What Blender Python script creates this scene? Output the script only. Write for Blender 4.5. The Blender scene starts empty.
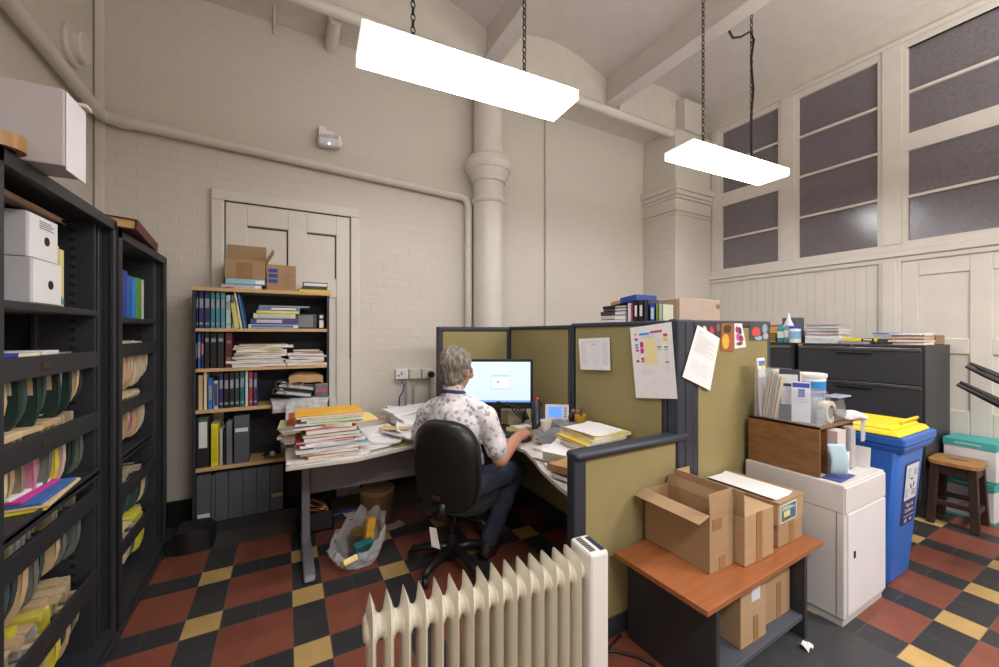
import bpy, math, random
from mathutils import Vector, Matrix, noise, Quaternion
R=random.Random(7)
SC=bpy.context.scene; COL=SC.collection
PI=math.pi
# ------------------------------------------------------------------ materials
def lin(c):
    c=c/255.0
    return c/12.92 if c<=0.04045 else ((c+0.055)/1.055)**2.4
def L3(c): return (lin(c[0]),lin(c[1]),lin(c[2]),1.0)
MATS={}
def M(col,rough=.55,metal=0,var=.08,scale=6.0,bump=0.0,bscale=60.0,stretch=None,emit=None,alpha=None,trans=0,spec=.5):
    key=(col,rough,metal,var,scale,bump,bscale,stretch,emit,alpha,trans,spec)
    if key in MATS: return MATS[key]
    m=bpy.data.materials.new('mat_%d'%len(MATS)); m.use_nodes=True
    nt=m.node_tree; b=nt.nodes['Principled BSDF']
    b.inputs['Roughness'].default_value=rough; b.inputs['Metallic'].default_value=metal
    b.inputs['Specular IOR Level'].default_value=spec
    tc=nt.nodes.new('ShaderNodeTexCoord'); src=tc.outputs['Object']
    if stretch:
        mp=nt.nodes.new('ShaderNodeMapping'); mp.inputs['Scale'].default_value=stretch
        nt.links.new(src,mp.inputs['Vector']); src=mp.outputs['Vector']
    if var:
        n=nt.nodes.new('ShaderNodeTexNoise'); n.inputs['Scale'].default_value=scale; n.inputs['Detail'].default_value=4
        nt.links.new(src,n.inputs['Vector'])
        r=nt.nodes.new('ShaderNodeMapRange'); r.inputs['From Min'].default_value=.3; r.inputs['From Max'].default_value=.7
        r.inputs['To Min'].default_value=1-var; r.inputs['To Max'].default_value=1+var
        nt.links.new(n.outputs['Fac'],r.inputs['Value'])
        mx=nt.nodes.new('ShaderNodeMix'); mx.data_type='RGBA'; mx.blend_type='MULTIPLY'; mx.inputs['Factor'].default_value=1
        mx.inputs['A'].default_value=L3(col); nt.links.new(r.outputs['Result'],mx.inputs['B'])
        nt.links.new(mx.outputs['Result'],b.inputs['Base Color'])
    else: b.inputs['Base Color'].default_value=L3(col)
    if bump:
        n2=nt.nodes.new('ShaderNodeTexNoise'); n2.inputs['Scale'].default_value=bscale; n2.inputs['Detail'].default_value=3
        nt.links.new(src,n2.inputs['Vector'])
        bp=nt.nodes.new('ShaderNodeBump'); bp.inputs['Strength'].default_value=bump; bp.inputs['Distance'].default_value=.01
        nt.links.new(n2.outputs['Fac'],bp.inputs['Height']); nt.links.new(bp.outputs['Normal'],b.inputs['Normal'])
    if emit: b.inputs['Emission Color'].default_value=L3(col); b.inputs['Emission Strength'].default_value=emit
    if alpha: b.inputs['Alpha'].default_value=alpha
    if trans: b.inputs['Transmission Weight'].default_value=trans
    MATS[key]=m; return m
def nmath(nt,op,a,b=None,c=None):
    n=nt.nodes.new('ShaderNodeMath'); n.operation=op
    for i,v in enumerate((a,b,c)):
        if v is None: continue
        if isinstance(v,(int,float)): n.inputs[i].default_value=v
        else: nt.links.new(v,n.inputs[i])
    return n.outputs[0]
def brick_paint(col,axes=('X','Z'),bump=.35,rough=.5):
    m=bpy.data.materials.new('painted_brick'); m.use_nodes=True; nt=m.node_tree; b=nt.nodes['Principled BSDF']
    b.inputs['Roughness'].default_value=rough
    tc=nt.nodes.new('ShaderNodeTexCoord'); sp=nt.nodes.new('ShaderNodeSeparateXYZ'); nt.links.new(tc.outputs['Object'],sp.inputs[0])
    cb=nt.nodes.new('ShaderNodeCombineXYZ'); nt.links.new(sp.outputs[axes[0]],cb.inputs[0]); nt.links.new(sp.outputs[axes[1]],cb.inputs[1])
    wn=nt.nodes.new('ShaderNodeTexNoise'); wn.inputs['Scale'].default_value=5; nt.links.new(cb.outputs[0],wn.inputs['Vector'])
    va=nt.nodes.new('ShaderNodeVectorMath'); va.operation='SCALE'; va.inputs[3].default_value=.03
    nt.links.new(wn.outputs['Color'],va.inputs[0])
    ad=nt.nodes.new('ShaderNodeVectorMath'); ad.operation='ADD'; nt.links.new(cb.outputs[0],ad.inputs[0]); nt.links.new(va.outputs[0],ad.inputs[1])
    br=nt.nodes.new('ShaderNodeTexBrick'); br.inputs['Scale'].default_value=1; br.inputs['Brick Width'].default_value=.25
    br.inputs['Row Height'].default_value=.084; br.inputs['Mortar Size'].default_value=.006; br.inputs['Mortar Smooth'].default_value=.8
    nt.links.new(ad.outputs[0],br.inputs['Vector'])
    nz=nt.nodes.new('ShaderNodeTexNoise'); nz.inputs['Scale'].default_value=14; nz.inputs['Detail'].default_value=4; nt.links.new(cb.outputs[0],nz.inputs['Vector'])
    h=nmath(nt,'MULTIPLY',br.outputs['Fac'],-.55); h=nmath(nt,'MULTIPLY_ADD',nz.outputs['Fac'],.9,h)
    bp=nt.nodes.new('ShaderNodeBump'); bp.inputs['Strength'].default_value=bump; bp.inputs['Distance'].default_value=.008
    nt.links.new(h,bp.inputs['Height']); nt.links.new(bp.outputs['Normal'],b.inputs['Normal'])
    n3=nt.nodes.new('ShaderNodeTexNoise'); n3.inputs['Scale'].default_value=1.3; nt.links.new(cb.outputs[0],n3.inputs['Vector'])
    r=nt.nodes.new('ShaderNodeMapRange'); r.inputs['To Min'].default_value=.93; r.inputs['To Max'].default_value=1.05; nt.links.new(n3.outputs['Fac'],r.inputs['Value'])
    pm=nmath(nt,'MULTIPLY',br.outputs['Fac'],nmath(nt,'GREATER_THAN',n3.outputs['Fac'],.5)); fm=nmath(nt,'MULTIPLY_ADD',pm,-.045,r.outputs['Result'])
    mx=nt.nodes.new('ShaderNodeMix'); mx.data_type='RGBA'; mx.blend_type='MULTIPLY'; mx.inputs['Factor'].default_value=1
    mx.inputs['A'].default_value=L3(col); nt.links.new(fm,mx.inputs['B']); nt.links.new(mx.outputs['Result'],b.inputs['Base Color'])
    return m
def floor_mat():
    m=bpy.data.materials.new('victorian_tiles'); m.use_nodes=True; nt=m.node_tree; b=nt.nodes['Principled BSDF']
    tc=nt.nodes.new('ShaderNodeTexCoord'); sp=nt.nodes.new('ShaderNodeSeparateXYZ'); nt.links.new(tc.outputs['Object'],sp.inputs[0])
    X=sp.outputs['X']; Y=sp.outputs['Y']
    px=nmath(nt,'DIVIDE',nmath(nt,'SUBTRACT',X,.035),.506); py=nmath(nt,'DIVIDE',nmath(nt,'SUBTRACT',Y,.579),.4815)
    fx=nmath(nt,'FRACT',px); fy=nmath(nt,'FRACT',py)
    col=nmath(nt,'LESS_THAN',fx,.325); row=nmath(nt,'LESS_THAN',fy,.333)
    tx=nmath(nt,'MULTIPLY',px,3); ty=nmath(nt,'MULTIPLY',py,3)
    def joint(t,w):
        f=nmath(nt,'FRACT',t); d=nmath(nt,'MINIMUM',f,nmath(nt,'SUBTRACT',1.0,f)); return nmath(nt,'LESS_THAN',d,w)
    jt=nmath(nt,'MAXIMUM',joint(tx,.014),joint(ty,.014))
    cb=nt.nodes.new('ShaderNodeCombineXYZ'); nt.links.new(nmath(nt,'FLOOR',tx),cb.inputs[0]); nt.links.new(nmath(nt,'FLOOR',ty),cb.inputs[1])
    wn=nt.nodes.new('ShaderNodeTexWhiteNoise'); wn.noise_dimensions='2D'; nt.links.new(cb.outputs[0],wn.inputs['Vector'])
    def mix(f,a,bb):
        n=nt.nodes.new('ShaderNodeMix'); n.data_type='RGBA'
        if isinstance(f,(int,float)): n.inputs['Factor'].default_value=f
        else: nt.links.new(f,n.inputs['Factor'])
        for s,v in (('A',a),('B',bb)):
            if isinstance(v,tuple): n.inputs[s].default_value=v
            else: nt.links.new(v,n.inputs[s])
        return n.outputs['Result']
    BL=L3((48,47,49)); RD=L3((120,66,50)); YE=L3((180,148,92))
    either=nmath(nt,'MAXIMUM',col,row); both=nmath(nt,'MULTIPLY',col,row)
    c=mix(either,RD,BL); c=mix(both,c,YE)
    nz=nt.nodes.new('ShaderNodeTexNoise'); nz.inputs['Scale'].default_value=9; nz.inputs['Detail'].default_value=6; nt.links.new(tc.outputs['Object'],nz.inputs['Vector'])
    v=nmath(nt,'ADD',nmath(nt,'MULTIPLY_ADD',wn.outputs['Value'],.24,.62),nmath(nt,'MULTIPLY',nz.outputs['Fac'],.55))
    mu=nt.nodes.new('ShaderNodeMix'); mu.data_type='RGBA'; mu.blend_type='MULTIPLY'; mu.inputs['Factor'].default_value=1
    nt.links.new(c,mu.inputs['A']); nt.links.new(v,mu.inputs['B']); c=mu.outputs['Result']
    c=mix(nmath(nt,'MULTIPLY',jt,.55),c,L3((96,86,76)))
    conc=mix(nz.outputs['Fac'],L3((58,55,52)),L3((84,78,70)))
    far=nmath(nt,'GREATER_THAN',Y,3.45)
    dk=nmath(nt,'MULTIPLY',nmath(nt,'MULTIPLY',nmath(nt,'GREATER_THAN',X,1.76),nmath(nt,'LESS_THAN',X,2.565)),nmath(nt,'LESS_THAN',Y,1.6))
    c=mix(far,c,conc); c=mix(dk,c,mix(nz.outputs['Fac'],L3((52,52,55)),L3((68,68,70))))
    n9=nt.nodes.new('ShaderNodeTexNoise'); n9.inputs['Scale'].default_value=34; n9.inputs['Detail'].default_value=5; n9.inputs['Roughness'].default_value=.7; nt.links.new(tc.outputs['Object'],n9.inputs['Vector'])
    r9=nt.nodes.new('ShaderNodeMapRange'); r9.inputs['From Min'].default_value=.58; r9.inputs['From Max'].default_value=.78; r9.inputs['To Max'].default_value=.45; nt.links.new(n9.outputs['Fac'],r9.inputs['Value'])
    c=mix(r9.outputs['Result'],c,L3((128,110,98)))
    nt.links.new(c,b.inputs['Base Color'])
    rg=nmath(nt,'MULTIPLY_ADD',nz.outputs['Fac'],.3,.32); nt.links.new(rg,b.inputs['Roughness'])
    bp=nt.nodes.new('ShaderNodeBump'); bp.inputs['Strength'].default_value=.25; bp.inputs['Distance'].default_value=.004
    nt.links.new(nmath(nt,'MULTIPLY_ADD',jt,-1.0,nmath(nt,'MULTIPLY',nz.outputs['Fac'],.6)),bp.inputs['Height']); nt.links.new(bp.outputs['Normal'],b.inputs['Normal'])
    return m
def shirt_mat():
    m=bpy.data.materials.new('shirt_print'); m.use_nodes=True; nt=m.node_tree; b=nt.nodes['Principled BSDF']; b.inputs['Roughness'].default_value=.85
    tc=nt.nodes.new('ShaderNodeTexCoord')
    v=nt.nodes.new('ShaderNodeTexVoronoi'); v.inputs['Scale'].default_value=30; nt.links.new(tc.outputs['Object'],v.inputs['Vector'])
    n=nt.nodes.new('ShaderNodeTexNoise'); n.inputs['Scale'].default_value=36; n.inputs['Detail'].default_value=2; nt.links.new(tc.outputs['Object'],n.inputs['Vector'])
    d=nmath(nt,'MULTIPLY_ADD',n.outputs['Fac'],1.0,v.outputs['Distance'])
    cr=nt.nodes.new('ShaderNodeValToRGB'); e=cr.color_ramp.elements
    e[0].position=.76; e[0].color=L3((152,153,172)); e[1].position=.92; e[1].color=L3((222,217,218))
    nt.links.new(d,cr.inputs[0]); nt.links.new(cr.outputs[0],b.inputs['Base Color'])
    n2=nt.nodes.new('ShaderNodeTexNoise'); n2.inputs['Scale'].default_value=9; nt.links.new(tc.outputs['Object'],n2.inputs['Vector'])
    bp=nt.nodes.new('ShaderNodeBump'); bp.inputs['Strength'].default_value=.6; bp.inputs['Distance'].default_value=.03
    nt.links.new(n2.outputs['Fac'],bp.inputs['Height']); nt.links.new(bp.outputs['Normal'],b.inputs['Normal'])
    return m
# ------------------------------------------------------------------ mesh builder
class MB:
    def __init__(s): s.v=[]; s.f=[]; s.m=[]; s.mat=Matrix.Identity(4)
    def at(s,loc=(0,0,0),rz=0,rx=0,ry=0):
        s.mat=Matrix.Translation(loc)@Matrix.Rotation(rz,4,'Z')@Matrix.Rotation(ry,4,'Y')@Matrix.Rotation(rx,4,'X'); return s
    def add(s,vs,fs,m=0):
        o=len(s.v); s.v+=[tuple(s.mat@Vector(p)) for p in vs]
        s.f+=[tuple(o+i for i in f) for f in fs]; s.m+=[m]*len(fs); return s
    def box(s,x0,x1,y0,y1,z0,z1,m=0):
        return s.add([(x,y,z) for z in (z0,z1) for y in (y0,y1) for x in (x0,x1)],[(0,2,3,1),(4,5,7,6),(0,1,5,4),(2,6,7,3),(0,4,6,2),(1,3,7,5)],m)
    def frustum(s,a,b,z0,z1,m=0):   # a,b=(x0,x1,y0,y1) at bottom / top
        vs=[(x,y,z) for z,q in ((z0,a),(z1,b)) for y in q[2:] for x in q[:2]]
        return s.add(vs,[(0,2,3,1),(4,5,7,6),(0,1,5,4),(2,6,7,3),(0,4,6,2),(1,3,7,5)],m)
    def prism(s,poly,a,b,axis='z',m=0):
        n=len(poly)
        def P(p,h): return {'z':(p[0],p[1],h),'y':(p[0],h,p[1]),'x':(h,p[0],p[1])}[axis]
        vs=[P(p,a) for p in poly]+[P(p,b) for p in poly]
        return s.add(vs,[tuple(range(n-1,-1,-1)),tuple(range(n,2*n))]+[(i,(i+1)%n,n+(i+1)%n,n+i) for i in range(n)],m)
    def lathe(s,prof,n=20,c=(0,0,0),m=0,axis='z',ring=False):
        if ring: prof=list(prof)+[prof[0]]
        vs=[];fs=[]
        for r,h in prof:
            for i in range(n):
                a=2*PI*i/n; x,y=r*math.cos(a),r*math.sin(a)
                p={'z':(x,y,h),'y':(x,h,y),'x':(h,x,y)}[axis]
                vs.append((c[0]+p[0],c[1]+p[1],c[2]+p[2]))
        for j in range(len(prof)-1):
            for i in range(n): fs.append((j*n+i,j*n+(i+1)%n,(j+1)*n+(i+1)%n,(j+1)*n+i))
        if not ring: fs.append(tuple(range(n-1,-1,-1))); fs.append(tuple((len(prof)-1)*n+i for i in range(n)))
        return s.add(vs,fs,m)
    def cyl(s,c,r,h,n=16,m=0,axis='z'): return s.lathe([(r,0),(r,h)],n,c,m,axis)
    def tube(s,pts,r,n=8,m=0,rads=None):
        pts=[Vector(p) for p in pts]; vs=[];fs=[]; up=None
        for i,p in enumerate(pts):
            d=(pts[min(i+1,len(pts)-1)]-pts[max(i-1,0)]).normalized()
            if up is None:
                up=Vector((0,0,1)) if abs(d.z)<.9 else Vector((1,0,0))
            x=d.cross(up); 
            if x.length<1e-5: x=d.orthogonal()
            x.normalize(); y=x.cross(d).normalized(); up=y
            rr=rads[i] if rads else r
            for k in range(n):
                a=2*PI*k/n; vs.append(tuple(p+x*(rr*math.cos(a))+y*(rr*math.sin(a))))
        for i in range(len(pts)-1):
            for k in range(n): fs.append((i*n+k,i*n+(k+1)%n,(i+1)*n+(k+1)%n,(i+1)*n+k))
        fs.append(tuple(range(n-1,-1,-1))); fs.append(tuple((len(pts)-1)*n+k for k in range(n)))
        return s.add(vs,fs,m)
    def torus(s,c,R_,r,axis='z',n=10,k=5,m=0,sx=1.0,sz=1.0):
        vs=[];fs=[]
        for i in range(n):
            a=2*PI*i/n
            for j in range(k):
                b=2*PI*j/k; q=(R_+r*math.cos(b)); x,y,z=q*math.cos(a)*sx,q*math.sin(a)*sz,r*math.sin(b)
                p={'z':(x,y,z),'y':(x,z,y),'x':(z,x,y)}[axis]; vs.append((c[0]+p[0],c[1]+p[1],c[2]+p[2]))
        for i in range(n):
            for j in range(k): fs.append((i*k+j,((i+1)%n)*k+j,((i+1)%n)*k+(j+1)%k,i*k+(j+1)%k))
        return s.add(vs,fs,m)
    def ell(s,c,r,n=14,k=9,m=0,rot=None):
        vs=[];fs=[]; q=rot or Matrix.Identity(3)
        for j in range(k+1):
            t=PI*j/k
            for i in range(n):
                a=2*PI*i/n; p=q@Vector((r[0]*math.sin(t)*math.cos(a),r[1]*math.sin(t)*math.sin(a),-r[2]*math.cos(t))); vs.append((c[0]+p.x,c[1]+p.y,c[2]+p.z))
        for j in range(k):
            for i in range(n): fs.append((j*n+i,j*n+(i+1)%n,(j+1)*n+(i+1)%n,(j+1)*n+i))
        return s.add(vs,fs,m)
    def cap(s,a,b,ra,rb,n=12,m=0):
        a=Vector(a);b=Vector(b);d=(b-a); L=d.length; d=d/L if L>1e-6 else Vector((0,0,1)); pts=[];rads=[]
        for i in range(5):
            t=PI/2*i/4; pts.append(a-d*(ra*math.cos(t)));rads.append(max(ra*math.sin(t),ra*.05))
        for i in range(5):
            t=PI/2*i/4; pts.append(b+d*(rb*math.sin(t)));rads.append(max(rb*math.cos(t),rb*.05))
        return s.tube(pts,0,n,m,rads)
    def quad(s,p,m=0): return s.add(p,[tuple(range(len(p)))],m)
    def grid(s,fn,nu,nv,m=0):
        vs=[fn(i/nu,j/nv) for j in range(nv+1) for i in range(nu+1)]
        return s.add(vs,[(j*(nu+1)+i,j*(nu+1)+i+1,(j+1)*(nu+1)+i+1,(j+1)*(nu+1)+i) for j in range(nv) for i in range(nu)],m)
ORG={}
def obj(name,mb,mats,parent=None,smooth=False,bevel=0,solid=0,sub=0,label=None):
    me=bpy.data.meshes.new(name)
    o0=ORG.get(parent.name,Vector((0,0,0))) if parent else Vector((0,0,0))
    me.from_pydata([tuple(Vector(p)-o0) for p in mb.v],[],mb.f)
    if not isinstance(mats,(list,tuple)): mats=[mats]
    for m in mats: me.materials.append(m)
    for p,i in zip(me.polygons,mb.m): p.material_index=min(i,len(mats)-1)
    if smooth:
        for p in me.polygons: p.use_smooth=True
        if smooth is not True: me.set_sharp_from_angle(angle=math.radians(smooth))
    o=bpy.data.objects.new(name,me); COL.objects.link(o)
    if parent: o.parent=parent
    ORG[o.name]=o0
    if solid:
        md=o.modifiers.new('s','SOLIDIFY'); md.thickness=solid; md.offset=0
    if sub:
        md=o.modifiers.new('u','SUBSURF'); md.levels=sub; md.render_levels=sub
    if bevel:
        md=o.modifiers.new('b','BEVEL'); md.width=bevel; md.segments=2; md.limit_method='ANGLE'; md.angle_limit=math.radians(40)
    if label: o['label']=label
    return o
LABELS={}
def tag(o,label,cat,group=None,kind=None):
    if label:
        n=len(label.split())
        if n<4 or n>16: print('LABELLEN',n,label)
        if label in LABELS: print('DUPLABEL',label)
        LABELS[label]=1; o['label']=label
    if cat: o['category']=cat
    if group: o['group']=group
    if kind: o['kind']=kind
    return o
def thing(name,loc,label,cat,group=None,kind=None):
    o=bpy.data.objects.new(name,None); COL.objects.link(o); o.location=loc; o.empty_display_size=.1
    ORG[o.name]=Vector(loc); return tag(o,label,cat,group,kind)
def st(name,mb,mats,label=None,**k):
    o=obj(name,mb,mats,**k); o['kind']='structure'
    if label: o['label']=label
    return o
def dup(o,loc,label,group=None):
    def cp(a,par):
        c=a.copy(); COL.objects.link(c); c.parent=par
        for ch in a.children: cp(ch,c)
        return c
    r=cp(o,None); r.location=loc; ORG[r.name]=Vector(loc)
    r['label']=label
    if label in LABELS: print('DUPLABEL',label)
    LABELS[label]=1
    if group: r['group']=group
    return r
def orient(name,mb,mats,parent,**k): return obj(name,mb,mats,parent,**k)
def text_mb(mb,s,size,pt,ux,uy,m=0,align='LEFT'):
    cu=bpy.data.curves.new('t','FONT'); cu.body=s; cu.size=size; cu.align_x=align; cu.resolution_u=2
    o=bpy.data.objects.new('t',cu); COL.objects.link(o); dg=bpy.context.evaluated_depsgraph_get(); dg.update()
    me=bpy.data.meshes.new_from_object(o.evaluated_get(dg))
    pt=Vector(pt);ux=Vector(ux).normalized();uy=Vector(uy).normalized()
    mb.add([tuple(pt+ux*v.co.x+uy*v.co.y) for v in me.vertices],[tuple(p.vertices) for p in me.polygons],m)
    bpy.data.objects.remove(o); bpy.data.curves.remove(cu); bpy.data.meshes.remove(me); return mb
ORDS=['first','second','third','fourth','fifth','sixth','seventh','eighth','ninth','tenth','eleventh','twelfth','thirteenth','fourteenth','fifteenth','sixteenth','seventeenth','eighteenth','nineteenth','twentieth']
# ------------------------------------------------------------------ common colours
CREAM=(214,208,199); WALLC=(210,203,192)
m_trim=M(CREAM,.4,var=.03); m_wallp=M(WALLC,.5,var=.04,bump=.15,bscale=25)
m_brick=brick_paint(WALLC); m_brickL=brick_paint(WALLC,('Y','Z'))
m_ceil=M((206,198,194),.8,var=.03)
m_char=M((45,46,51),.45,var=.06); m_charin=M((28,29,32),.6,var=.06); m_frame=M((46,51,62),.45,var=.05)
m_fab=M((148,136,96),.95,var=.07,scale=3,bump=.25,bscale=400,spec=.1)
m_white=M((232,231,230),.5,var=.02); m_paper=M((233,231,231),.8,var=.03,scale=20)
m_card=M((166,136,102),.85,var=.08,scale=5,stretch=(1,1,6)); m_cardin=M((140,112,82),.9,var=.08)
m_tape=M((150,112,72),.3,var=.05); m_black=M((22,22,24),.5,var=.1); m_dark=M((30,30,33),.7)
m_beech=M((205,168,120),.5,var=.08,stretch=(2,12,12)); m_manila=M((212,184,140),.85,var=.07,scale=15)
m_chrome=M((170,170,172),.3,1,var=.03); m_ink=M((110,112,120),.8,var=0)
# ------------------------------------------------------------------ the setting
st('floor',MB().box(-1.35,5.45,-2.6,4.15,-.08,0),floor_mat(),'red black and yellow chequered quarry tile floor')
st('wall_back',MB().box(-1.35,5.45,4.02,4.3,0,4.3),m_brick,'cream painted brick wall behind the bookcase')
st('wall_upper',MB().box(-1.35,5.45,3.58,4.3,4.3,5.1),m_wallp,'thicker upper part of the back wall')
st('wall_left',MB().box(-1.45,-1.25,-2.6,4.3,0,5.1),m_brickL,'cream painted wall behind the tall cabinets')
st('wall_front',MB().box(-1.45,5.45,-2.8,-2.6,0,5.1),m_wallp)
XR=5.338
mb=MB()
mb.box(XR+.02,XR+.12,-2.6,4.15,0,2.35); mb.box(XR,XR+.12,-2.6,4.15,4.42,5.1); mb.box(XR+.02,XR+.12,-2.6,.735,2.35,4.42)
mb.box(XR+.02,XR+.12,3.325,4.15,2.35,4.42)
st('wall_right',mb,m_wallp,'cream window wall on the right')
st('dark_backing',MB().box(XR+.5,XR+.55,-2.6,4.15,0,5),M((20,20,22),.9),'near black sheet standing for the unlit space behind the glazing')  # backing sheet painted near black to give the darkness behind the panes
# ceiling vaults on beams
xs=[-1.25,.22,1.86,3.5,XR+.02]
for i in range(4):
    a,b=xs[i],xs[i+1]; n=14; top=[]; 
    for k in range(n+1):
        t=k/n; z=4.62+.2*math.sin(PI*t)+(.06*t if i==3 else 0); top.append((a+(b-a)*t,z))
    poly=top+[(b,5.15),(a,5.15)]
    st('ceiling',MB().prism(poly,-2.6,3.58,'y'),m_ceil,smooth=30)
for i,x in enumerate(xs[1:4]):
    st('ceiling_beam',MB().box(x-.06,x+.06,-2.6,3.58,4.36,4.66).box(x-.09,x+.09,-2.61,3.581,4.335,4.365),m_ceil,bevel=.01)
st('baseboard_back',MB().box(-1.25,4.58,3.995,4.02,0,.2),M((26,26,28),.45))
st('trim_corner',MB().box(-1.243,-1.19,3.985,4.02,0,4.3),m_trim,'vertical cover board in the left corner',bevel=.004)
st('baseboard_right',MB().box(XR-.012,XR+.02,-2.6,.40,0,.18).box(XR-.012,XR+.02,1.68,3.477,0,.179),m_trim)
# pilaster
mb=MB().box(4.583,XR+.02,3.477,4.02,0,4.3)
for z0,z1,d in ((3.46,3.545,.07),(3.40,3.46,.05),(3.36,3.40,.03),(3.19,3.22,.03),(3.14,3.19,.015)):
    mb.box(4.583-d,XR+.02,3.477-d,4.02,z0,z1)
mb.box(4.72,5.15,3.44,3.58,4.3,4.72)
st('trim_pilaster',mb,m_brick,'cream brick pier with moulded cap',bevel=.012)
# window wall joinery
Ya,Yb,Yc,Yd,Ye,Yf=.735,1.467,1.67,2.398,2.597,3.325
mb=MB()
for a,b in ((Yb,Yc),(Yd,Ye),(Yf,3.477)):
    mb.box(XR-.02,XR+.05,a+.03,b-.03,2.431,4.399); mb.box(XR+.001,XR+.05,a-.012,b+.012,2.431,4.399)
mb.box(XR-.005,XR+.05,.5,3.477,4.335,4.398); mb.box(XR-.03,XR+.05,.4,3.477,4.40,4.44)
st('trim_1',mb,m_trim,'cream moulded stiles of the window wall')
st('trim_2',MB().box(XR-.04,XR+.02,-.4,3.477,2.30,2.36).box(XR-.02,XR+.02,-.4,3.477,2.25,2.30).box(XR-.015,XR+.05,-.4,3.477,2.36,2.43),m_trim,'cream moulded rail under the windows',bevel=.01)
mglass=M((112,106,112),.17,var=.12,scale=40,bump=.12,bscale=70,spec=.8)
wn=0
def window(y0,y1,z0,z1,bars,lab):
    global wn
    wn+=1; n='window_%d'%wn
    f=.035
    mb=MB().box(XR-.008,XR+.05,y0,y1,z0,z0+f).box(XR-.008,XR+.05,y0,y1,z1-f,z1).box(XR-.008,XR+.05,y0,y0+f,z0+f,z1-f).box(XR-.008,XR+.05,y1-f,y1,z0+f,z1-f)
    o=st(n,mb,m_trim,lab)
    obj('window_pane',MB().box(XR+.025,XR+.035,y0+f,y1-f,z0+f,z1-f),mglass,o)
    for z in bars: obj('glazing_bar',MB().box(XR-.002,XR+.03,y0+f,y1-f,z-.013,z+.013),m_trim,o)
e=.03
window(Ye-e,Yf+e,3.48-e,4.33+e,[3.9],'small upper window nearest the pier'); window(Ye-e,Yf+e,2.43-e,3.31+e,[2.85],'small lower window nearest the pier')
window(Yc-e,Yd+e,2.43-e,4.33+e,[2.91,3.39,3.86],'tall middle window of four panes')
window(Ya-e,Yb+e,3.49-e,4.34+e,[3.9],'upper window at the right edge'); window(Ya-e,Yb+e,2.445-e,3.33+e,[2.88],'lower window above the right door')
mb=MB().box(XR-.011,XR+.05,Ya,Yb+.031,3.355,3.465).box(XR-.011,XR+.05,Ye-.031,Yf+.031,3.335,3.455)
st('trim_3',mb,m_trim,'cream transom bars between upper and lower windows')
mb=MB()
y=1.68
while y<3.47:
    mb.box(XR+.002,XR+.02,y,min(y+.0893,3.477),.18,2.27); y+=.09
st('trim_4',mb,m_trim,'cream tongue and groove boarding below the windows',bevel=.003)
st('trim_5',MB().box(XR-.035,XR+.02,1.53,1.64,0,2.27).box(XR-.02,XR+.02,1.50,1.67,0,2.27),m_trim,'cream door post beside the boarding',bevel=.008)
def door(n,x,mbdim,lab):
    pass
# right door
mb=MB(); y0,y1=.42,1.50
mb.box(XR,XR+.02,y0,y1,0,2.25)
stiles=[(y1-.12,y1),(.93,1.06),(y0,y0+.12)]
for a,b in stiles: mb.box(XR-.015,XR+.02,a,b,.02,2.23)
for a,b in ((2.10,2.23),(1.36,1.50),(.62,.85),(.02,.25)):
    for p,q in ((1.06,y1-.12),(y0+.12,.93)): mb.box(XR-.0149,XR+.02,p,q,a,b)
st('door_2',mb,m_trim,'cream panelled door beside the grey filing cabinets',bevel=.006)
# back wall door behind the bookcase
mb=MB().box(-.538,.630,3.975,4.02,2.66,2.75).box(-.538,-.45,3.975,4.02,0,2.66).box(.547,.630,3.975,4.02,0,2.66)
d=st('door_1',mb,m_trim,'disused cream panelled door behind the bookcase',bevel=.008)
mb=MB().box(-.44,.54,4.0,4.02,0,2.65)
for a,b in ((-.44,-.29),(.02,.17),(.42,.54)): mb.box(a,b,3.985,4.02,0,2.65)
for a,b in ((2.47,2.65),(1.88,2.04),(.8,.95)):
    for p,q in ((-.29,.02),(.17,.42)): mb.box(p,q,3.9851,4.02,a,b)
obj('door_leaf',mb,m_trim,d,bevel=.005)
mb=MB()
for x0,x1 in ((-.29,.02),(.17,.42)):
    mb.box(x0+.004,x1,3.994,4.001,2.455,2.466).box(x1-.010,x1,3.994,4.001,2.06,2.46)
mb.box(-.44,.54,3.98,3.99,2.652,2.66).box(.54,.547,3.98,3.99,1.3,2.66)
obj('crack_line',mb,M((70,62,52),.9),d)
# ------------------------------------------------------------------ pipes, column, small fittings
t=thing('drain_pipe',(-1.18,3.9,3.1),'fat cream pipe sloping down left wall and across the back wall','pipe')
obj('pipe_run',MB().tube([(-1.19,1.6,3.19),(-1.19,3.9,3.15),(-1.17,3.95,3.148),(-1.1,3.96,3.145),(1.68,3.96,3.035),(1.735,3.96,3.02),(1.765,3.96,2.98),(1.77,3.96,2.9),(1.77,3.96,0)],.042,12),m_trim,t,smooth=40)
obj('pipe_collar',MB().tube([(-1.1,3.96,3.145),(-1.03,3.96,3.142)],.052,12),m_trim,t,smooth=40)
mb=MB().lathe([(.165,.0),(.165,2.95),(.18,2.96),(.19,2.985),(.18,3.01),(.165,3.02),(.165,3.18),(.185,3.185),(.19,3.21),(.205,3.24),(.225,3.29),(.228,3.30),(.238,3.305),(.255,3.335),(.262,3.36),(.262,3.385),(.25,3.40),(.25,3.41),(.236,3.42),(.236,3.435),(.21,3.46),(.20,3.475),(.185,3.48),(.16,3.485),(.16,4.3)],36,(1.96,3.85,0))
tag(obj('cast_iron_column',mb,m_trim,smooth=24),'tall round cream column with a moulded ring against the back wall','column')
tag(obj('wall_conduit',MB().tube([(2.84,4.0,0),(2.84,4.0,4.3)],.014,8),m_trim,smooth=40),'thin vertical cream conduit right of the round column','conduit')
tag(obj('ceiling_pipe',MB().tube([(-1.2,3.54,4.24),(5.3,3.54,4.24)],.05,12),m_trim,smooth=40),'long horizontal cream pipe high along the edge of the back wall','pipe')
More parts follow.
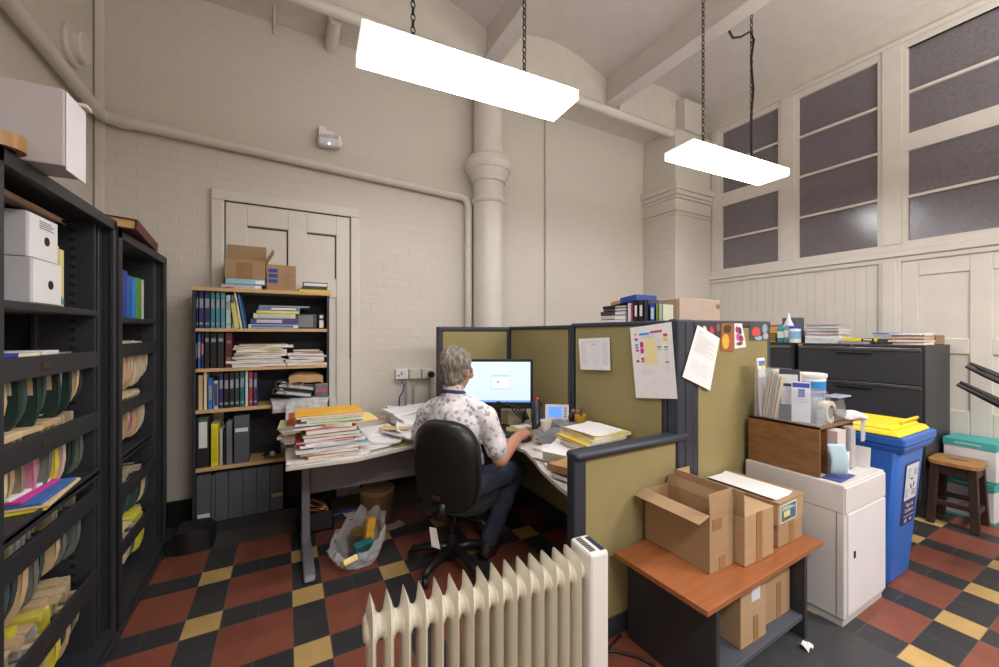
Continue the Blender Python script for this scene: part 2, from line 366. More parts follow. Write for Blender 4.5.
tag(obj('branch_pipe',MB().tube([(.376,4.03,4.24),(.376,3.62,4.24)],.055,12),m_trim,smooth=40),'short stubby cream pipe under the ledge left of the long light','pipe')
t=thing('beam_conduit',(3.62,2,4.4),'cream conduit running along the ceiling beam above the smaller light','conduit')
obj('conduit_run',MB().tube([(3.62,3.55,4.42),(3.62,-1.5,4.42)],.03,10),m_trim,t,smooth=40)
obj('conduit_drop',MB().tube([(3.62,3.5,4.42),(3.62,3.54,4.25)],.02,8),m_trim,t,smooth=40)
tag(obj('wall_cable',MB().tube([(.02,3.56,4.6),(-.02,3.57,4.48),(-.08,3.60,4.33),(-.085,4.0,4.28),(-.085,4.01,4.2)],.012,6),m_trim,smooth=True),'thin cream cable dropping over the ledge at top left','cable')
mb=MB().lathe([(.0,.0),(.125,0),(.13,.02),(.122,.035),(.098,.038),(.098,.075),(.088,.085),(.0,.087)],28,(-1.25,3.62,3.44),axis='x')
tag(obj('wall_vent',mb,m_trim,smooth=40),'round cream vent cap on the left wall above the sloping pipe','vent')
# motion sensor
x,z=(0.3515),(3.3400)
t=thing('motion_sensor',(x,4.02,z),'white motion sensor with a small blue light on the back wall','sensor')
obj('bracket',MB().box(x-.085,x-.02,3.94,4.02,z-.0,z+.11).box(x-.085,x+.05,4.0,4.02,z-.02,z+.11),m_white,t,bevel=.006)
obj('sensor_body',MB().at((x+.01,3.93,z-.02),rz=-.25,rx=.2).box(-.10,.10,-.06,.05,-.06,.05),m_white,t,bevel=.025,smooth=40)
obj('sensor_lens',MB().at((x+.01,3.93,z-.02),rz=-.25,rx=.2).box(-.085,.085,-.066,-.055,.012,.04),M((200,200,208),.3),t,bevel=.004)
obj('indicator_light',MB().at((x+.01,3.93,z-.02),rz=-.25,rx=.2).ell((0,-.063,-.035),(.01,.006,.01)),M((120,150,255),.3,emit=6),t)
# wall sockets
z=1.15
for i,(a,b,lab) in enumerate(((0.9743,1.1027,'white double socket with blue cable, leftmost in the row by the chair'),(1.1131,1.2352,'cream blank socket box, middle of the row by the partition end'),(1.2459,1.3718,'cream socket box with a black plug beside the partition end'))):
    zt=(1.1835-.005*i); zb=zt-.10
    t=thing('wall_socket',((a+b)/2,4.02,zb),lab,'socket')
    obj('socket_box',MB().box(a,b-.004,3.955,4.02,zb,zt),m_white if i==0 else m_trim,t,bevel=.006)
    if i==0: obj('switch',MB().box(a+.05,a+.06,3.95,3.956,zt-.06,zt-.03).box(a+.02,a+.032,3.95,3.956,zt-.075,zt-.055),m_dark,t)
    if i==2: obj('plug',MB().cyl((b-.04,3.905,zt-.055),.032,.05,16,axis='y'),m_black,t,smooth=40)
    if i==1: obj('switch',MB().box(b-.05,b-.035,3.95,3.956,zt-.045,zt-.02),m_trim,t)
for u,lab in ((1.0871,'left of the'),(1.1605,'middle one of the'),(1.3386,'right of the')):
    tag(obj('cable_conduit',MB().tube([(u,3.99,1.06),(u,3.99,.5)],.014,8),M((170,166,160),.4),smooth=40),lab+' three thin conduits below the wall sockets','conduit','conduits below the sockets')
tag(obj('network_cable',MB().tube([(1.0200,3.95,1.06),(1.0560,3.945,1.02),(1.0406,3.95,.95),(1.0098,3.96,.9),(1.0057,3.96,.8)],.007,6),M((52,70,170),.5),smooth=True),'thin blue cable hanging from the leftmost socket','cable')
# ------------------------------------------------------------------ luminaires
m_lum=M((253,253,255),.4,var=0,emit=16.5); m_lend=M((244,244,248),.4,var=0,emit=.9); m_hous=M((238,238,238),.4,var=0,emit=1.5)
def luminaire(loc,label,offs):
    t=thing('hanging_light',loc,label,'light','hanging office lights')
    x,y,z=loc
    obj('diffuser',MB().at((x,y,z),rz=-.052).box(-.66,.66,-.145,.145,.0,.068),m_lum,t,bevel=.006)
    obj('housing',MB().at((x,y,z),rz=-.052).box(-.655,.655,-.135,.135,.068,.078),m_white,t)
    for s in (-1,1): obj('end_cap',MB().at((x,y,z),rz=-.052).box(min(s*.66,s*.667),max(s*.66,s*.667),-.146,.146,-.001,.069),m_lend,t)
    for dx in offs:
        mb=MB(); zz=z+.12; i=0
        while zz<4.62:
            mb.torus((x+dx,y,zz),.020,.0052,'x' if i%2 else 'y',8,5,0,.62,1.0 if False else 1.0)
            zz+=.036; i+=1
        obj('chain',mb,M((70,68,66),.4,.8),t,smooth=True)
    return t
l1=luminaire((1.01,2.17,3.06),'long bright hanging light on chains at the top centre',(0.6292-1.01,1.3677-1.01))
l2=luminaire((3.585,2.155,3.06),'smaller bright hanging light in front of the right windows',(3.1965-3.585,3.9358-3.585))
obj('power_cord',MB().tube([(3.4833,2.1,4.2516),(3.5436,2.1,4.2107),(3.6673,2.1,4.2644),(3.8643,2.12,4.4054),(3.9512,2.14,4.3645),(3.9008,2.14,4.1556),(3.9427,2.14,3.8817),(3.9008,2.14,3.5829),(3.9175,2.14,3.14)],.010,7),m_black,l2,smooth=True)
# ------------------------------------------------------------------ tall file cabinets
XF=-.75; XB=-1.235; ZT=2.11
m_slot=bpy.data.materials.new('slotted_strip'); m_slot.use_nodes=True
def _slot():
    nt=m_slot.node_tree; b=nt.nodes['Principled BSDF']; tc=nt.nodes.new('ShaderNodeTexCoord'); sp=nt.nodes.new('ShaderNodeSeparateXYZ'); nt.links.new(tc.outputs['Object'],sp.inputs[0])
    f=nmath(nt,'LESS_THAN',nmath(nt,'FRACT',nmath(nt,'DIVIDE',sp.outputs['Z'],.042)),.4)
    mx=nt.nodes.new('ShaderNodeMix'); mx.data_type='RGBA'; nt.links.new(f,mx.inputs['Factor']); mx.inputs['A'].default_value=L3((50,51,56)); mx.inputs['B'].default_value=L3((14,14,15)); nt.links.new(mx.outputs['Result'],b.inputs['Base Color'])
_slot()
def rbox(name,mb,mat,par,b=.004,**k): return obj(name,mb,mat,par,bevel=b,**k)
def cabinet(ya,yb,label,shelf,rails,tray,ZT=2.11,pw=.07):
    t=thing('file_cabinet',((XF+XB)/2,(ya+yb)/2,0),label,'cabinet','tall charcoal file cabinets')
    rbox('side_panel',MB().box(XB,XF,ya,ya+.018,0,ZT).box(XF-.02,XF,ya,ya+pw,.06,ZT),m_char,t)
    rbox('side_panel',MB().box(XB,XF,yb-.018,yb,0,ZT).box(XF-.02,XF,yb-.035,yb,.06,ZT),m_char,t)
    rbox('top_panel',MB().box(XB,XF,ya,yb,ZT-.05,ZT),m_char,t)
    rbox('back_panel',MB().box(XB,XB+.012,ya,yb,0,ZT),m_charin,t)
    rbox('plinth',MB().box(XB,XF,ya,yb,0,.07).box(XB,XF+.012,ya,yb,.0,.03),m_char,t)
    mb=MB()
    for k in range(3): mb.box(XF-.10-.06*k,XF-.045-.06*k,yb-.075-.012*k,yb-.036,.07,ZT-.05)
    mb.box(XF-.24,XF-.22,yb-.17,yb-.03,.07,ZT-.05)
    rbox('shutter_stack',mb,m_char,t)
    iy=yb-.14
    rbox('inner_side',MB().box(XB,XF-.04,iy,iy+.012,.07,ZT-.05),m_char,t,.002)
    obj('slot_strip',MB().box(XF-.125,XF-.105,iy-.001,iy+.003,.15,ZT-.06),m_slot,t)
    rbox('shelf',MB().box(XB,XF-.03,ya+.018,iy,shelf-.028,shelf),m_char,t)
    for z0,z1 in rails:
        r=rbox('file_rail',MB().box(XF-.045,XF-.03,ya+.018,iy,z0,z1).box(XF-.30,XF-.04,ya+.018,ya+.03,z0+.03,z0+.05).box(XF-.46,XF-.45,ya+.018,iy,z0+.01,z1-.01),m_char,t,.003)
        ym=(ya+iy)/2+.0
        obj('rail_handle',MB().box(XF-.031,XF-.026,ym-.03,ym+.03,(z0+z1)/2-.012,(z0+z1)/2+.012),M((80,66,52),.4,.5),r,bevel=.002)
    if tray:
        z,out=tray
        rbox('pull_out_shelf',MB().box(XB+.05,XF+out,ya+.03,iy-.01,z-.02,z).box(XF+out-.012,XF+out,ya+.03,iy-.01,z-.035,z+.012),m_char,t)
    return t
railsA=[(1.39,1.466),(1.10,1.183),(.74,.82),(.345,.437)]
railsB=[(1.415,1.49),(1.10,1.17),(.635,.705),(.33,.40)]
cabinet(1.63,2.68,'tall charcoal file cabinet nearer the camera, with white archive boxes inside',1.656,railsA,(.905,-.02),2.115,.14)
cabinet(2.685,3.63,'tall charcoal file cabinet farther away, with blue and green books inside',1.637,railsB,(.86,-.05),2.09)
PAL={'g':(30,54,48),'G':(62,84,80),'t':(206,178,136),'c':(222,204,168),'w':(206,206,200),'k':(58,64,64),'b':(44,56,150),'B':(50,100,160),'p':(206,130,160),'P':(226,190,176),'y':(226,212,70),'s':(112,116,108),'n':(150,138,116),'T':(86,110,112)}
NM={'g':'dark green','G':'grey green','t':'tan','c':'cream','w':'white','k':'dark grey','b':'dark blue','B':'mid blue','p':'pink','P':'pale pink','y':'yellow','s':'grey','n':'brownish grey','T':'teal grey'}
RN=['top','second','third','bottom']
def hang_files(ya,yb,rail,codes,which,ri,drop,tops):
    n=len(codes); dy=(yb-ya)/n
    seen={}
    for i,c in enumerate(codes):
        seen[c]=seen.get(c,0)+1; tot=codes.count(c)
        y=ya+dy*(i+.5); z=rail[0]+.03
        th=dy*R.uniform(.5,.75); d=drop*R.uniform(.84,1.1); lean=R.uniform(-.03,.03)
        x1=XF-.06-R.uniform(0,.03); x0=XF-.40
        which_one='' if tot==1 else (' '+ORDS[seen[c]-1]+' of its colour from the left')
        lab='%s hanging file, %s, %s rail, %s cabinet'%(NM[c],(ORDS[seen[c]-1]+' of that colour from left') if tot>1 else 'the only one',RN[ri],which)
        t=thing('hanging_file',(x1,y,z-d),lab,'file','hanging files on the %s rail of the %s cabinet'%(RN[ri],which))
        def pocket(o,dd,w,xo):
            # bulged card plate with a rounded front lower corner, tapering to the fold
            prof=[(x0,z),(x1-xo,z),(x1-xo,z-dd*.5),(x1-xo-.006,z-dd*.7),(x1-xo-.020,z-dd*.86),(x1-xo-.045,z-dd*.96),(x1-xo-.09,z-dd),(x0,z-dd)]
            mb=MB(); vs=[];k=len(prof)
            for s in (-1,1):
                for (x,zz) in prof:
                    f=(z-zz)/dd; wd=w*(.8+.5*f*(1-f)*2)*(1-.92*(max(0,f-.45)/.55)**1.6)
                    vs.append((x,y+o+lean*f+s*wd*.5,zz))
            mb.add(vs,[tuple(range(k)),tuple(range(2*k-1,k-1,-1))]+[(q,q+k,(q+1)%k+k,(q+1)%k) for q in range(k)])
            return mb
        obj('pocket',pocket(0,d,th,0),M(PAL[c],.7,var=.1,scale=8),t)
        ptop=R.uniform(*tops)
        pc=(190,172,140) if R.random()<.75 else (196,192,184)
        if c=='y' : pc=(226,212,70)
        mb=MB().box(x0,x1-.012-R.uniform(0,.03),y-th*.35,y+th*.30,z-d*.4,rail[1]+min(ptop,.012))
        mb.box(x0,x1-.05-R.uniform(0,.05),y+th*.3,y+th*.30+dy*.35,rail[1]-.02,rail[1]+min(ptop,.012)*.6)
        obj('papers',mb,M(pc,.85,var=.08,scale=12),t)
hang_files(1.70,2.52,railsA[0],'ggtggtgGGgwGgwgbtg','near',0,.235,(-.02,.03))
hang_files(1.70,2.52,railsA[1],'GgTPcntnpnsyBPggs','near',1,.225,(-.02,.035))
hang_files(1.70,2.52,railsA[2],'GTtsGktsGktsGGs','near',2,.24,(.0,.03))
hang_files(1.70,2.52,railsA[3],'tyctytsctyktst','near',3,.22,(.02,.05))
hang_files(2.71,3.46,railsB[0],'tcctctPctcwtc','far',0,.235,(-.02,.03))
hang_files(2.71,3.46,railsB[1],'cttctctcptcwt','far',1,.225,(-.01,.035))
hang_files(2.71,3.46,railsB[2],'GTGsGGTsGkGcG','far',2,.22,(-.03,.0))
hang_files(2.71,3.46,railsB[3],'ctcctycscwyc','far',3,.21,(.0,.04))
# loose papers lying over the rails
def slab(name,x0,x1,y0,y1,z0,z1,col,label,cat,group=None,rz=0,rx=0,ry=0,bev=.003):
    cx,cy=(x0+x1)/2,(y0+y1)/2
    mb=MB().at((cx,cy,z0),rz=rz,rx=rx,ry=ry).box(x0-cx,x1-cx,y0-cy,y1-cy,0,z1-z0)
    return tag(obj(name,mb,M(col,.8,var=.06,scale=14),bevel=bev),label,cat,group)
for i,(y,c,l) in enumerate(((1.80,(236,234,230),'white'),(1.93,(50,60,150),'dark blue'),(2.06,(230,222,204),'cream'),(2.2,(236,232,226),'white'))):
    slab('loose_folder',XF-.36,XF-.06,y-.065,y+.065,1.462+.001*i,1.476+.004*(i%2),c,l+' loose papers on the top rail, '+ORDS[i]+' from left in the near cabinet','papers',None,rz=R.uniform(-.1,.1))
for i,(y,c,l) in enumerate(((1.84,(206,178,136),'tan'),(1.98,(214,190,150),'light tan'),(2.12,(206,180,140),'tan'),(2.25,(190,164,126),'darker tan'))):
    slab('loose_folder',XF-.36,XF-.07,y-.06,y+.06,1.178,1.197+.006*(i%2),c,l+' card folder lying on the second rail, '+ORDS[i]+' from left','folder',None,rz=R.uniform(-.15,.15))
for i,(y,c,l) in enumerate(((1.80,(180,154,118),'tan'),(1.855,(190,166,130),'pale tan'),(1.91,(176,150,114),'tan'),(1.965,(186,162,126),'tan'),(2.02,(180,154,118),'tan'),(2.075,(196,182,60),'bright yellow'),(2.13,(184,158,120),'tan'),(2.185,(196,180,76),'softer yellow'),(2.24,(186,162,124),'tan'),(2.295,(176,150,112),'tan'),(2.35,(186,164,130),'light tan'),(2.405,(180,154,118),'tan'))):
    slab('loose_folder',XF-.42+R.uniform(-.03,.03),XF-.06-R.uniform(0,.06),y-.026,y+.026,.438+.001*i,.456+.014*(i%3),c,l+' folder fanned over the bottom rail, '+ORDS[i]+' from left in near cabinet','folder',None,rz=R.uniform(-.25,.1),rx=R.uniform(-.05,.05))
for i,(y,c,l) in enumerate(((2.0,(60,60,62),'black'),(2.12,(196,170,140),'tan'),(2.28,(230,226,216),'white'),(2.38,(228,214,80),'yellow'))):
    slab('loose_folder',XF-.38,XF-.08,y-.05,y+.05,.818,.83,c,l+' folder lying on the third rail under the pull out shelf','folder',None,rz=R.uniform(-.1,.1)).location.z-=0
# coloured folders on the pull-out shelf
z=.906
for i,(c,l,dx) in enumerate((((232,214,60),'yellow card folder at the bottom of the heap on the pull out shelf',0),((222,198,156),'cream folder in the heap on the pull out shelf',.02),((60,110,180),'blue folder on the heap on the pull out shelf',.01),((200,60,150),'magenta folder on the heap on the pull out shelf',-.03),((230,230,234),'white sheets on the magenta folder on the pull out shelf',-.05),((60,60,66),'black wallet topmost on the pull out shelf heap',-.09))):
    slab('card_folder',XF-.30+dx,XF-.03+dx,2.02+.0*i,2.36-.03*i,z,z+.012,c,l,'folder',None,rz=.12-.05*i); z+=.0135
for i,y in enumerate((2.8,2.92,3.05,3.18,3.30)):
    slab('loose_folder',XF-.36,XF-.07,y-.055,y+.055,1.487,1.497,(222,204,170),'cream folder lying over the top rail of far cabinet, '+ORDS[i]+' from left','folder','cream folders in the far cabinet',rz=R.uniform(-.1,.1))
for i,y in enumerate((2.84,2.98,3.12,3.26)):
    slab('loose_folder',XF-.36,XF-.07,y-.055,y+.055,1.166,1.185,(216,196,160),'cream folder heaped on the second rail of far cabinet, '+ORDS[i]+' from left','folder','cream folders in the far cabinet',rz=R.uniform(-.1,.1))
for i,y in enumerate((2.84,2.98,3.12,3.26)):
    slab('loose_folder',XF-.36,XF-.07,y-.055,y+.055,.398,.415,(222,206,150) if i<3 else (232,220,80),('cream' if i<3 else 'yellow')+' folder heaped on the bottom rail of far cabinet, '+ORDS[i]+' from left','folder','cream folders in the far cabinet',rz=R.uniform(-.1,.1))
# archive boxes
Ya0,Ya1=(2.0242),(2.2306)
def archive(z0,label,dx):
    t=thing('archive_box',(XF-.2,1.9,z0),label,'box','archive boxes in the near cabinet')
    x1=XF-.055+dx; y0,y1=1.60+.14,2.105
    y0,y1=Ya0,Ya1
    obj('carton',MB().box(XF-.40,x1,y0,y1,z0,z0+.163),M((196,196,202),.7,var=.03),t,bevel=.004)
    obj('front_panel',MB().box(x1,x1+.003,y0+.004,y1-.002,z0+.003,z0+.16),M((236,235,236),.7,var=.02),t)
    ym=y0+(y1-y0)*.60
    obj('finger_hole',MB().lathe([(.017,0),(.017,.004)],16,(x1+.001,ym,z0+.075),axis='x'),m_black,t)
    if dx==0: 
        mb=MB()
        for k in range(4): mb.box(x1+.003,x1+.0045,ym-.05,ym+.05-.02*(k%2),z0+.118+.008*k,z0+.121+.008*k)
        obj('printed_lines',mb,M((120,120,150),.8),t)
archive(1.658,'white archive box with finger hole, lower of the two on the cabinet shelf',.01)
archive(1.823,'white archive box with printed lines, upper of the two on the cabinet shelf',0)
for i,(y,w,h,c,l) in enumerate(((Ya1+.022,.026,.27,(224,206,170),'cream paperbound file standing right of the white archive boxes'),(Ya1+.052,.022,.25,(214,190,150),'tan file between two cream files by the archive boxes'),(Ya1+.086,.034,.24,(226,214,150),'yellowed book with coloured foot, rightmost on the archive box shelf'))):
    t=thing('paper_file',(XF-.15,y,1.658),l,'book')
    obj('cover',MB().box(XF-.3,XF-.07,y-w/2,y+w/2,1.658,1.658+h),M(c,.8,var=.1),t,bevel=.003)
    if i==2: obj('colour_foot',MB().box(XF-.07,XF-.069,y-w/2+.002,y,1.67,1.70,0).box(XF-.07,XF-.069,y,y+w/2-.002,1.67,1.69,1),[M((60,110,190)),M((90,150,80))],t)
t=thing('picture_frame',(XF-.1,1.95,2.0),'brown wooden frame lying on the white archive boxes','frame')
mbf=MB()
P0=[(XF-.42,1.72),(XF-.05,1.72),(XF-.05,2.30),(XF-.42,2.30)]
mbf.box(XF-.42,XF-.05,2.25,2.30,1.995,2.02).box(XF-.42,XF-.05,1.72,1.77,1.995,2.02).box(XF-.10,XF-.05,1.72,2.30,1.995,2.02).box(XF-.42,XF-.37,1.72,2.30,1.995,2.02)
obj('frame_border',mbf,M((104,72,48),.45,var=.15),t,bevel=.006)
obj('backing_board',MB().box(XF-.4,XF-.06,1.74,2.28,2.008,2.014),M((150,124,84),.8),t)
slab('dark_book',XF-.3,XF-.12,1.80,2.05,1.988,1.994,(54,60,66),'thin dark book under the brown picture frame','book')
# things on top of the cabinets
t=thing('storage_box',(-.93,1.95,ZT),'large pale grey box overhanging the top of the near cabinet','box')
obj('carton',MB().box(-1.2,-.66,1.877,2.03,ZT+.007,2.378),M((186,180,184),.6,var=.02),t,bevel=.004)
obj('lit_side',MB().box(-.659,-.655,1.884,2.03,ZT-.004,2.374),M((232,230,234),.6,var=.02),t,bevel=.002)  # box side facing the light, its brightness painted as a paler sheet
obj('lid_edge',MB().box(-.72,-.64,1.99,2.035,2.378,2.39),m_trim,t)
t=thing('tape_roll',(-.72,1.70,ZT),'brown packing tape roll lying at the cabinet top edge','tape')
obj('tape',MB().lathe([(.04,0),(.06,0),(.06,.045),(.04,.045)],24,(-.78,1.80,ZT+.007),0,'z',True),M((166,120,62),.35),t,smooth=40)
obj('core',MB().lathe([(.033,0),(.04,0),(.04,.045),(.033,.045)],24,(-.78,1.80,ZT+.007),0,'z',True),m_black,t,smooth=40)
# maroon album on the far cabinet
t=thing('maroon_album',(-.9,2.95,ZT),'maroon album with loose papers lying tilted on the far cabinet','book')
c=(-.90,3.12,ZT-.004)
obj('cover',MB().at(c,rz=.10,ry=.07).box(-.2,.17,-.40,.29,0,.006).box(-.2,.17,-.40,.29,.05,.056).box(.165,.172,-.40,.29,0,.056).box(-.2,.17,.284,.291,0,.056),M((92,32,46),.5),t,bevel=.002)
obj('pages',MB().at(c,rz=.10,ry=.07).box(-.19,.16,-.39,.282,.007,.049),M((196,160,110),.8),t)
obj('loose_sheets',MB().at((c[0],c[1]-.1,c[2]+.057),rz=.15,ry=.07).box(-.1,.13,-.18,.06,0,.012).tube([(.13,-.18,.012),(.13,.08,.012)],.012,8),m_paper,t)
# books in far cabinet
for i,(y0,y1,h,c,l) in enumerate(((2.70,2.95,.26,(52,62,150),'indigo books'),(2.955,3.045,.27,(58,70,168),'indigo book left of the bright blue pair'),(3.05,3.135,.25,(40,110,190),'bright blue book, left of the pair in the far cabinet'),(3.14,3.205,.25,(60,140,210),'lighter blue book beside the green one'),(3.21,3.30,.255,(96,160,40),'bright green book in the far cabinet'),(3.305,3.345,.255,(214,216,214),'white book at the right end of the far cabinet shelf'))):
    if i==0: continue
    t=thing('shelf_book',(XF-.12,(y0+y1)/2,1.638),l,'book')
    obj('cover',MB().box(XF-.28,XF-.06,y0,y0+.004,1.638,1.638+h).box(XF-.28,XF-.06,y1-.004,y1,1.638,1.638+h).box(XF-.065,XF-.058,y0,y1,1.638,1.638+h),M(c,.4,var=.08),t,bevel=.002)
    obj('pages',MB().box(XF-.275,XF-.066,y0+.004,y1-.004,1.645,1.63+h),m_paper,t)
# ------------------------------------------------------------------ bookcase
BX0,BX1,BY0,BY1=-.618,.335,3.70,3.985
t=thing('bookcase',(-.14,3.84,0),'dark bookcase with beech shelves full of books against the old door','bookcase')
rbox('side_panel',MB().box(BX0,BX0+.02,BY0+.004,BY1,0,1.872),m_char,t,.002)
rbox('side_panel',MB().box(BX1-.02,BX1,BY0+.004,BY1,0,1.872),m_char,t,.002)
obj('back_panel',MB().box(BX0+.02,BX1-.02,BY1-.008,BY1,0,1.872),M((36,36,42),.7),t)
rbox('top',MB().box(BX0-.008,BX1+.012,BY0,BY1,1.872,1.90),m_beech,t,.003)
for z in (1.585,1.276,.96,.515): rbox('shelf',MB().box(BX0+.02,BX1-.02,BY0+.002,BY1-.01,z-.025,z),m_beech,t,.002)
rbox('base_board',MB().box(BX0+.02,BX1-.02,BY0+.01,BY1-.01,0,.085),m_char,t,.002)
def book(x0,x1,z,h,col,label,lean=0,dep=.2,band=None,group=None,front=BY0+.035,cat='book',name='shelf_book'):
    w=(x1-x0)-.0012; cx=x0; 
    t=thing(name,((x0+x1)/2,front+.1,z),label,cat,group)
    def b(): return MB().at((x0+(h*math.sin(-lean) if False else 0),front,z),ry=lean)
    mb=b().box(0,.003,0,dep,0,h).box(w-.003,w,0,dep,0,h).box(0,w,0,.004,0,h)
    mats=[M(col,.45,var=.08)]
    if band:
        for k,(f0,f1,bc) in enumerate(band):
            mb.box(w*.18,w*.82,-.0012,.001,h*f0,h*f1,1+k); mats.append(M(bc,.5,var=.05))
    obj('cover',mb,mats,t)
    obj('pages',b().box(.003,w-.003,.004,dep-.006,.004,h-.006),m_paper,t)
    return t
W=(150,154,166); GO=(150,124,70)
def bk(u0,u1,vt,zb,scale,ox,oy,col,label,lean=0,band=None,**k):
    pass
def nz(x,y,z): return noise.noise(Vector((x,y,z)))
def wad(mb,x0,x1,y0,y1,z0,z1,seed=0,amp=.01,edge=.012,nu=10,nv=6,curl=0,m=0,droop=0):
    vs=[]; 
    for s in (0,1):
        for j in range(nv+1):
            for i in range(nu+1):
                u,v=i/nu,j/nv
                x=x0+(x1-x0)*u; y=y0+(y1-y0)*v
                ex=nz(y*9,seed*3.1+s*.15,1.3)*edge; ey=nz(x*9,seed*2.3+s*.15,7.1)*edge
                if i in (0,nu): x+=ex
                if j in (0,nv): y+=ey
                zz=(z0 if s==0 else z1)+nz(x*6+seed,y*6,seed*1.7)*amp+curl*(max(0,abs(u-.5)-.25)*4)**2
                zz-=droop*max(0,(.35-v)/.35)**2
                vs.append((x,y,zz))
    W_=nu+1;N_=W_*(nv+1); fs=[]
    for j in range(nv):
        for i in range(nu):
            a=j*W_+i; fs.append((a,a+W_,a+W_+1,a+1)); b=a+N_; fs.append((b,b+1,b+W_+1,b+W_))
    for i in range(nu):
        a=i; fs.append((a,a+1,a+1+N_,a+N_)); a=nv*W_+i; fs.append((a+1,a,a+N_,a+1+N_))
    for j in range(nv):
        a=j*W_; fs.append((a+W_,a,a+N_,a+W_+N_)); a=j*W_+nu; fs.append((a,a+W_,a+W_+N_,a+N_))
    return mb.add(vs,fs,m)
def pile(x0,x1,y0,y1,z0,layers,where,seed,group,amp=.006,jit=.03,front_lock=True,rot=.08):
    """layers: list of (thickness, colour, colour word, kind word); one object per layer, bottom first"""
    z=z0; n=len(layers); rr=random.Random(seed)
    for i,L in enumerate(layers):
        th,col,cw,kind=L[:4]; ex=L[4] if len(L)>4 else (0,0)
        pos='bottom one' if i==0 else ('topmost one' if i==n-1 else ORDS[i]+' from the bottom')
        lab='%s %s, %s %s'%(cw,kind,pos,where)
        j=lambda:rr.uniform(-jit,jit)
        cx,cy=(x0+x1)/2,(y0+y1)/2
        mb=MB().at((cx,cy,0),rz=rr.uniform(-rot,rot))
        X0,X1,Y0_,Y1_=x0+j()+ex[0]-cx,x1+j()+ex[1]-cx,y0+abs(j())*.6-cy,y1+j()*.5-cy
        g=.0006
        if kind.endswith('folder') or kind.endswith('envelope'):
            t=thing('card_folder' if kind.endswith('folder') else 'envelope',(cx,cy,z),lab,'folder' if kind.endswith('folder') else 'envelope',group)
            wad(mb,X0,X1,Y0_,Y1_,z+g,z+.0022,seed+i,amp*.25,.004)
            wad(mb,X0+.004,X1-.01,Y0_,Y1_,z+th-.0022,z+th-g,seed+i,amp*.25,.004)
            obj('cover',mb,M(col,.75,var=.06),t)
            if th>.007:
                m2=MB(); m2.mat=mb.mat.copy(); wad(m2,X0+.012,X1+rr.uniform(-.012,.01),Y0_+.004,Y1_-.01,z+.0026,z+th-.0026,seed+i+40,amp*.25,.006)
                obj('sheets',m2,m_paper,t)
        else:
            wad(mb,X0,X1,Y0_,Y1_,z+g,z+th-g,seed+i*5,amp,.016)
            tag(obj(kind.replace(' ','_').replace('-','_'),mb,M(col,.85,var=.09,scale=30),smooth=35),lab,'papers',group)
        z+=th
    return z
ROW1=[
 (-0.6144,-0.5828,0.2840,(44, 52, 96),'dark navy volume, leftmost on the top shelf of the bookcase',0,((.1,.16,W),(.55,.8,W))),
 (-0.5821,-0.5481,0.2857,(46, 54, 100),'dark navy volume, second from left on the top shelf',0,((.1,.16,W),(.55,.8,W))),
 (-0.5474,-0.5102,0.2875,(42, 50, 94),'dark navy volume beside the first teal one on the top shelf',0,((.1,.16,W),(.55,.8,W))),
 (-0.5095,-0.4775,0.2824,(62, 128, 142),'teal volume beside the navy ones on the top shelf',0,((.1,.16,W),(.55,.8,W))),
 (-0.4768,-0.4459,0.2822,(70, 136, 148),'teal volume, middle one of three on the top shelf',0,((.1,.16,W),(.55,.8,W))),
 (-0.4452,-0.4126,0.2856,(80, 146, 156),'teal volume next to the pale cyan one on the top shelf',0,((.1,.16,W),(.55,.8,W))),
 (-0.4119,-0.3760,0.2626,(170, 200, 204),'pale cyan volume on the top shelf of the bookcase',0,((.1,.16,W),(.55,.8,W))),
 (-0.3752,-0.3597,0.2638,(120, 160, 160),'thin grey green book beside the pale cyan volume',0,None),
]
ROW2=[
 (-0.6103,-0.5897,0.2621,(214, 190, 130),'thin tan book, leftmost on the second shelf',0,((.3,.75,W),)),
 (-0.5890,-0.5676,0.2741,(48, 98, 164),'mid blue book near the left of the second shelf',0,((.3,.75,W),)),
 (-0.5669,-0.5495,0.2741,(56, 54, 96),'thin navy and pink book on the second shelf',0,((.4,.7,(220,120,140)),)),
 (-0.5467,-0.5130,0.2741,(36, 38, 40),'black bound volume beside the thin navy and pink book',0,((.75,.85,W),)),
 (-0.5116,-0.4675,0.2706,(30, 32, 34),'widest black bound volume on the second shelf',0,((.75,.85,W),)),
 (-0.4661,-0.4213,0.2741,(44, 46, 50),'charcoal bound volume beside the maroon one',0,((.75,.85,W),)),
 (-0.4155,-0.3671,0.2741,(96, 34, 52),'maroon bound volume on the second shelf',0,((.2,.3,GO),(.7,.78,GO))),
]
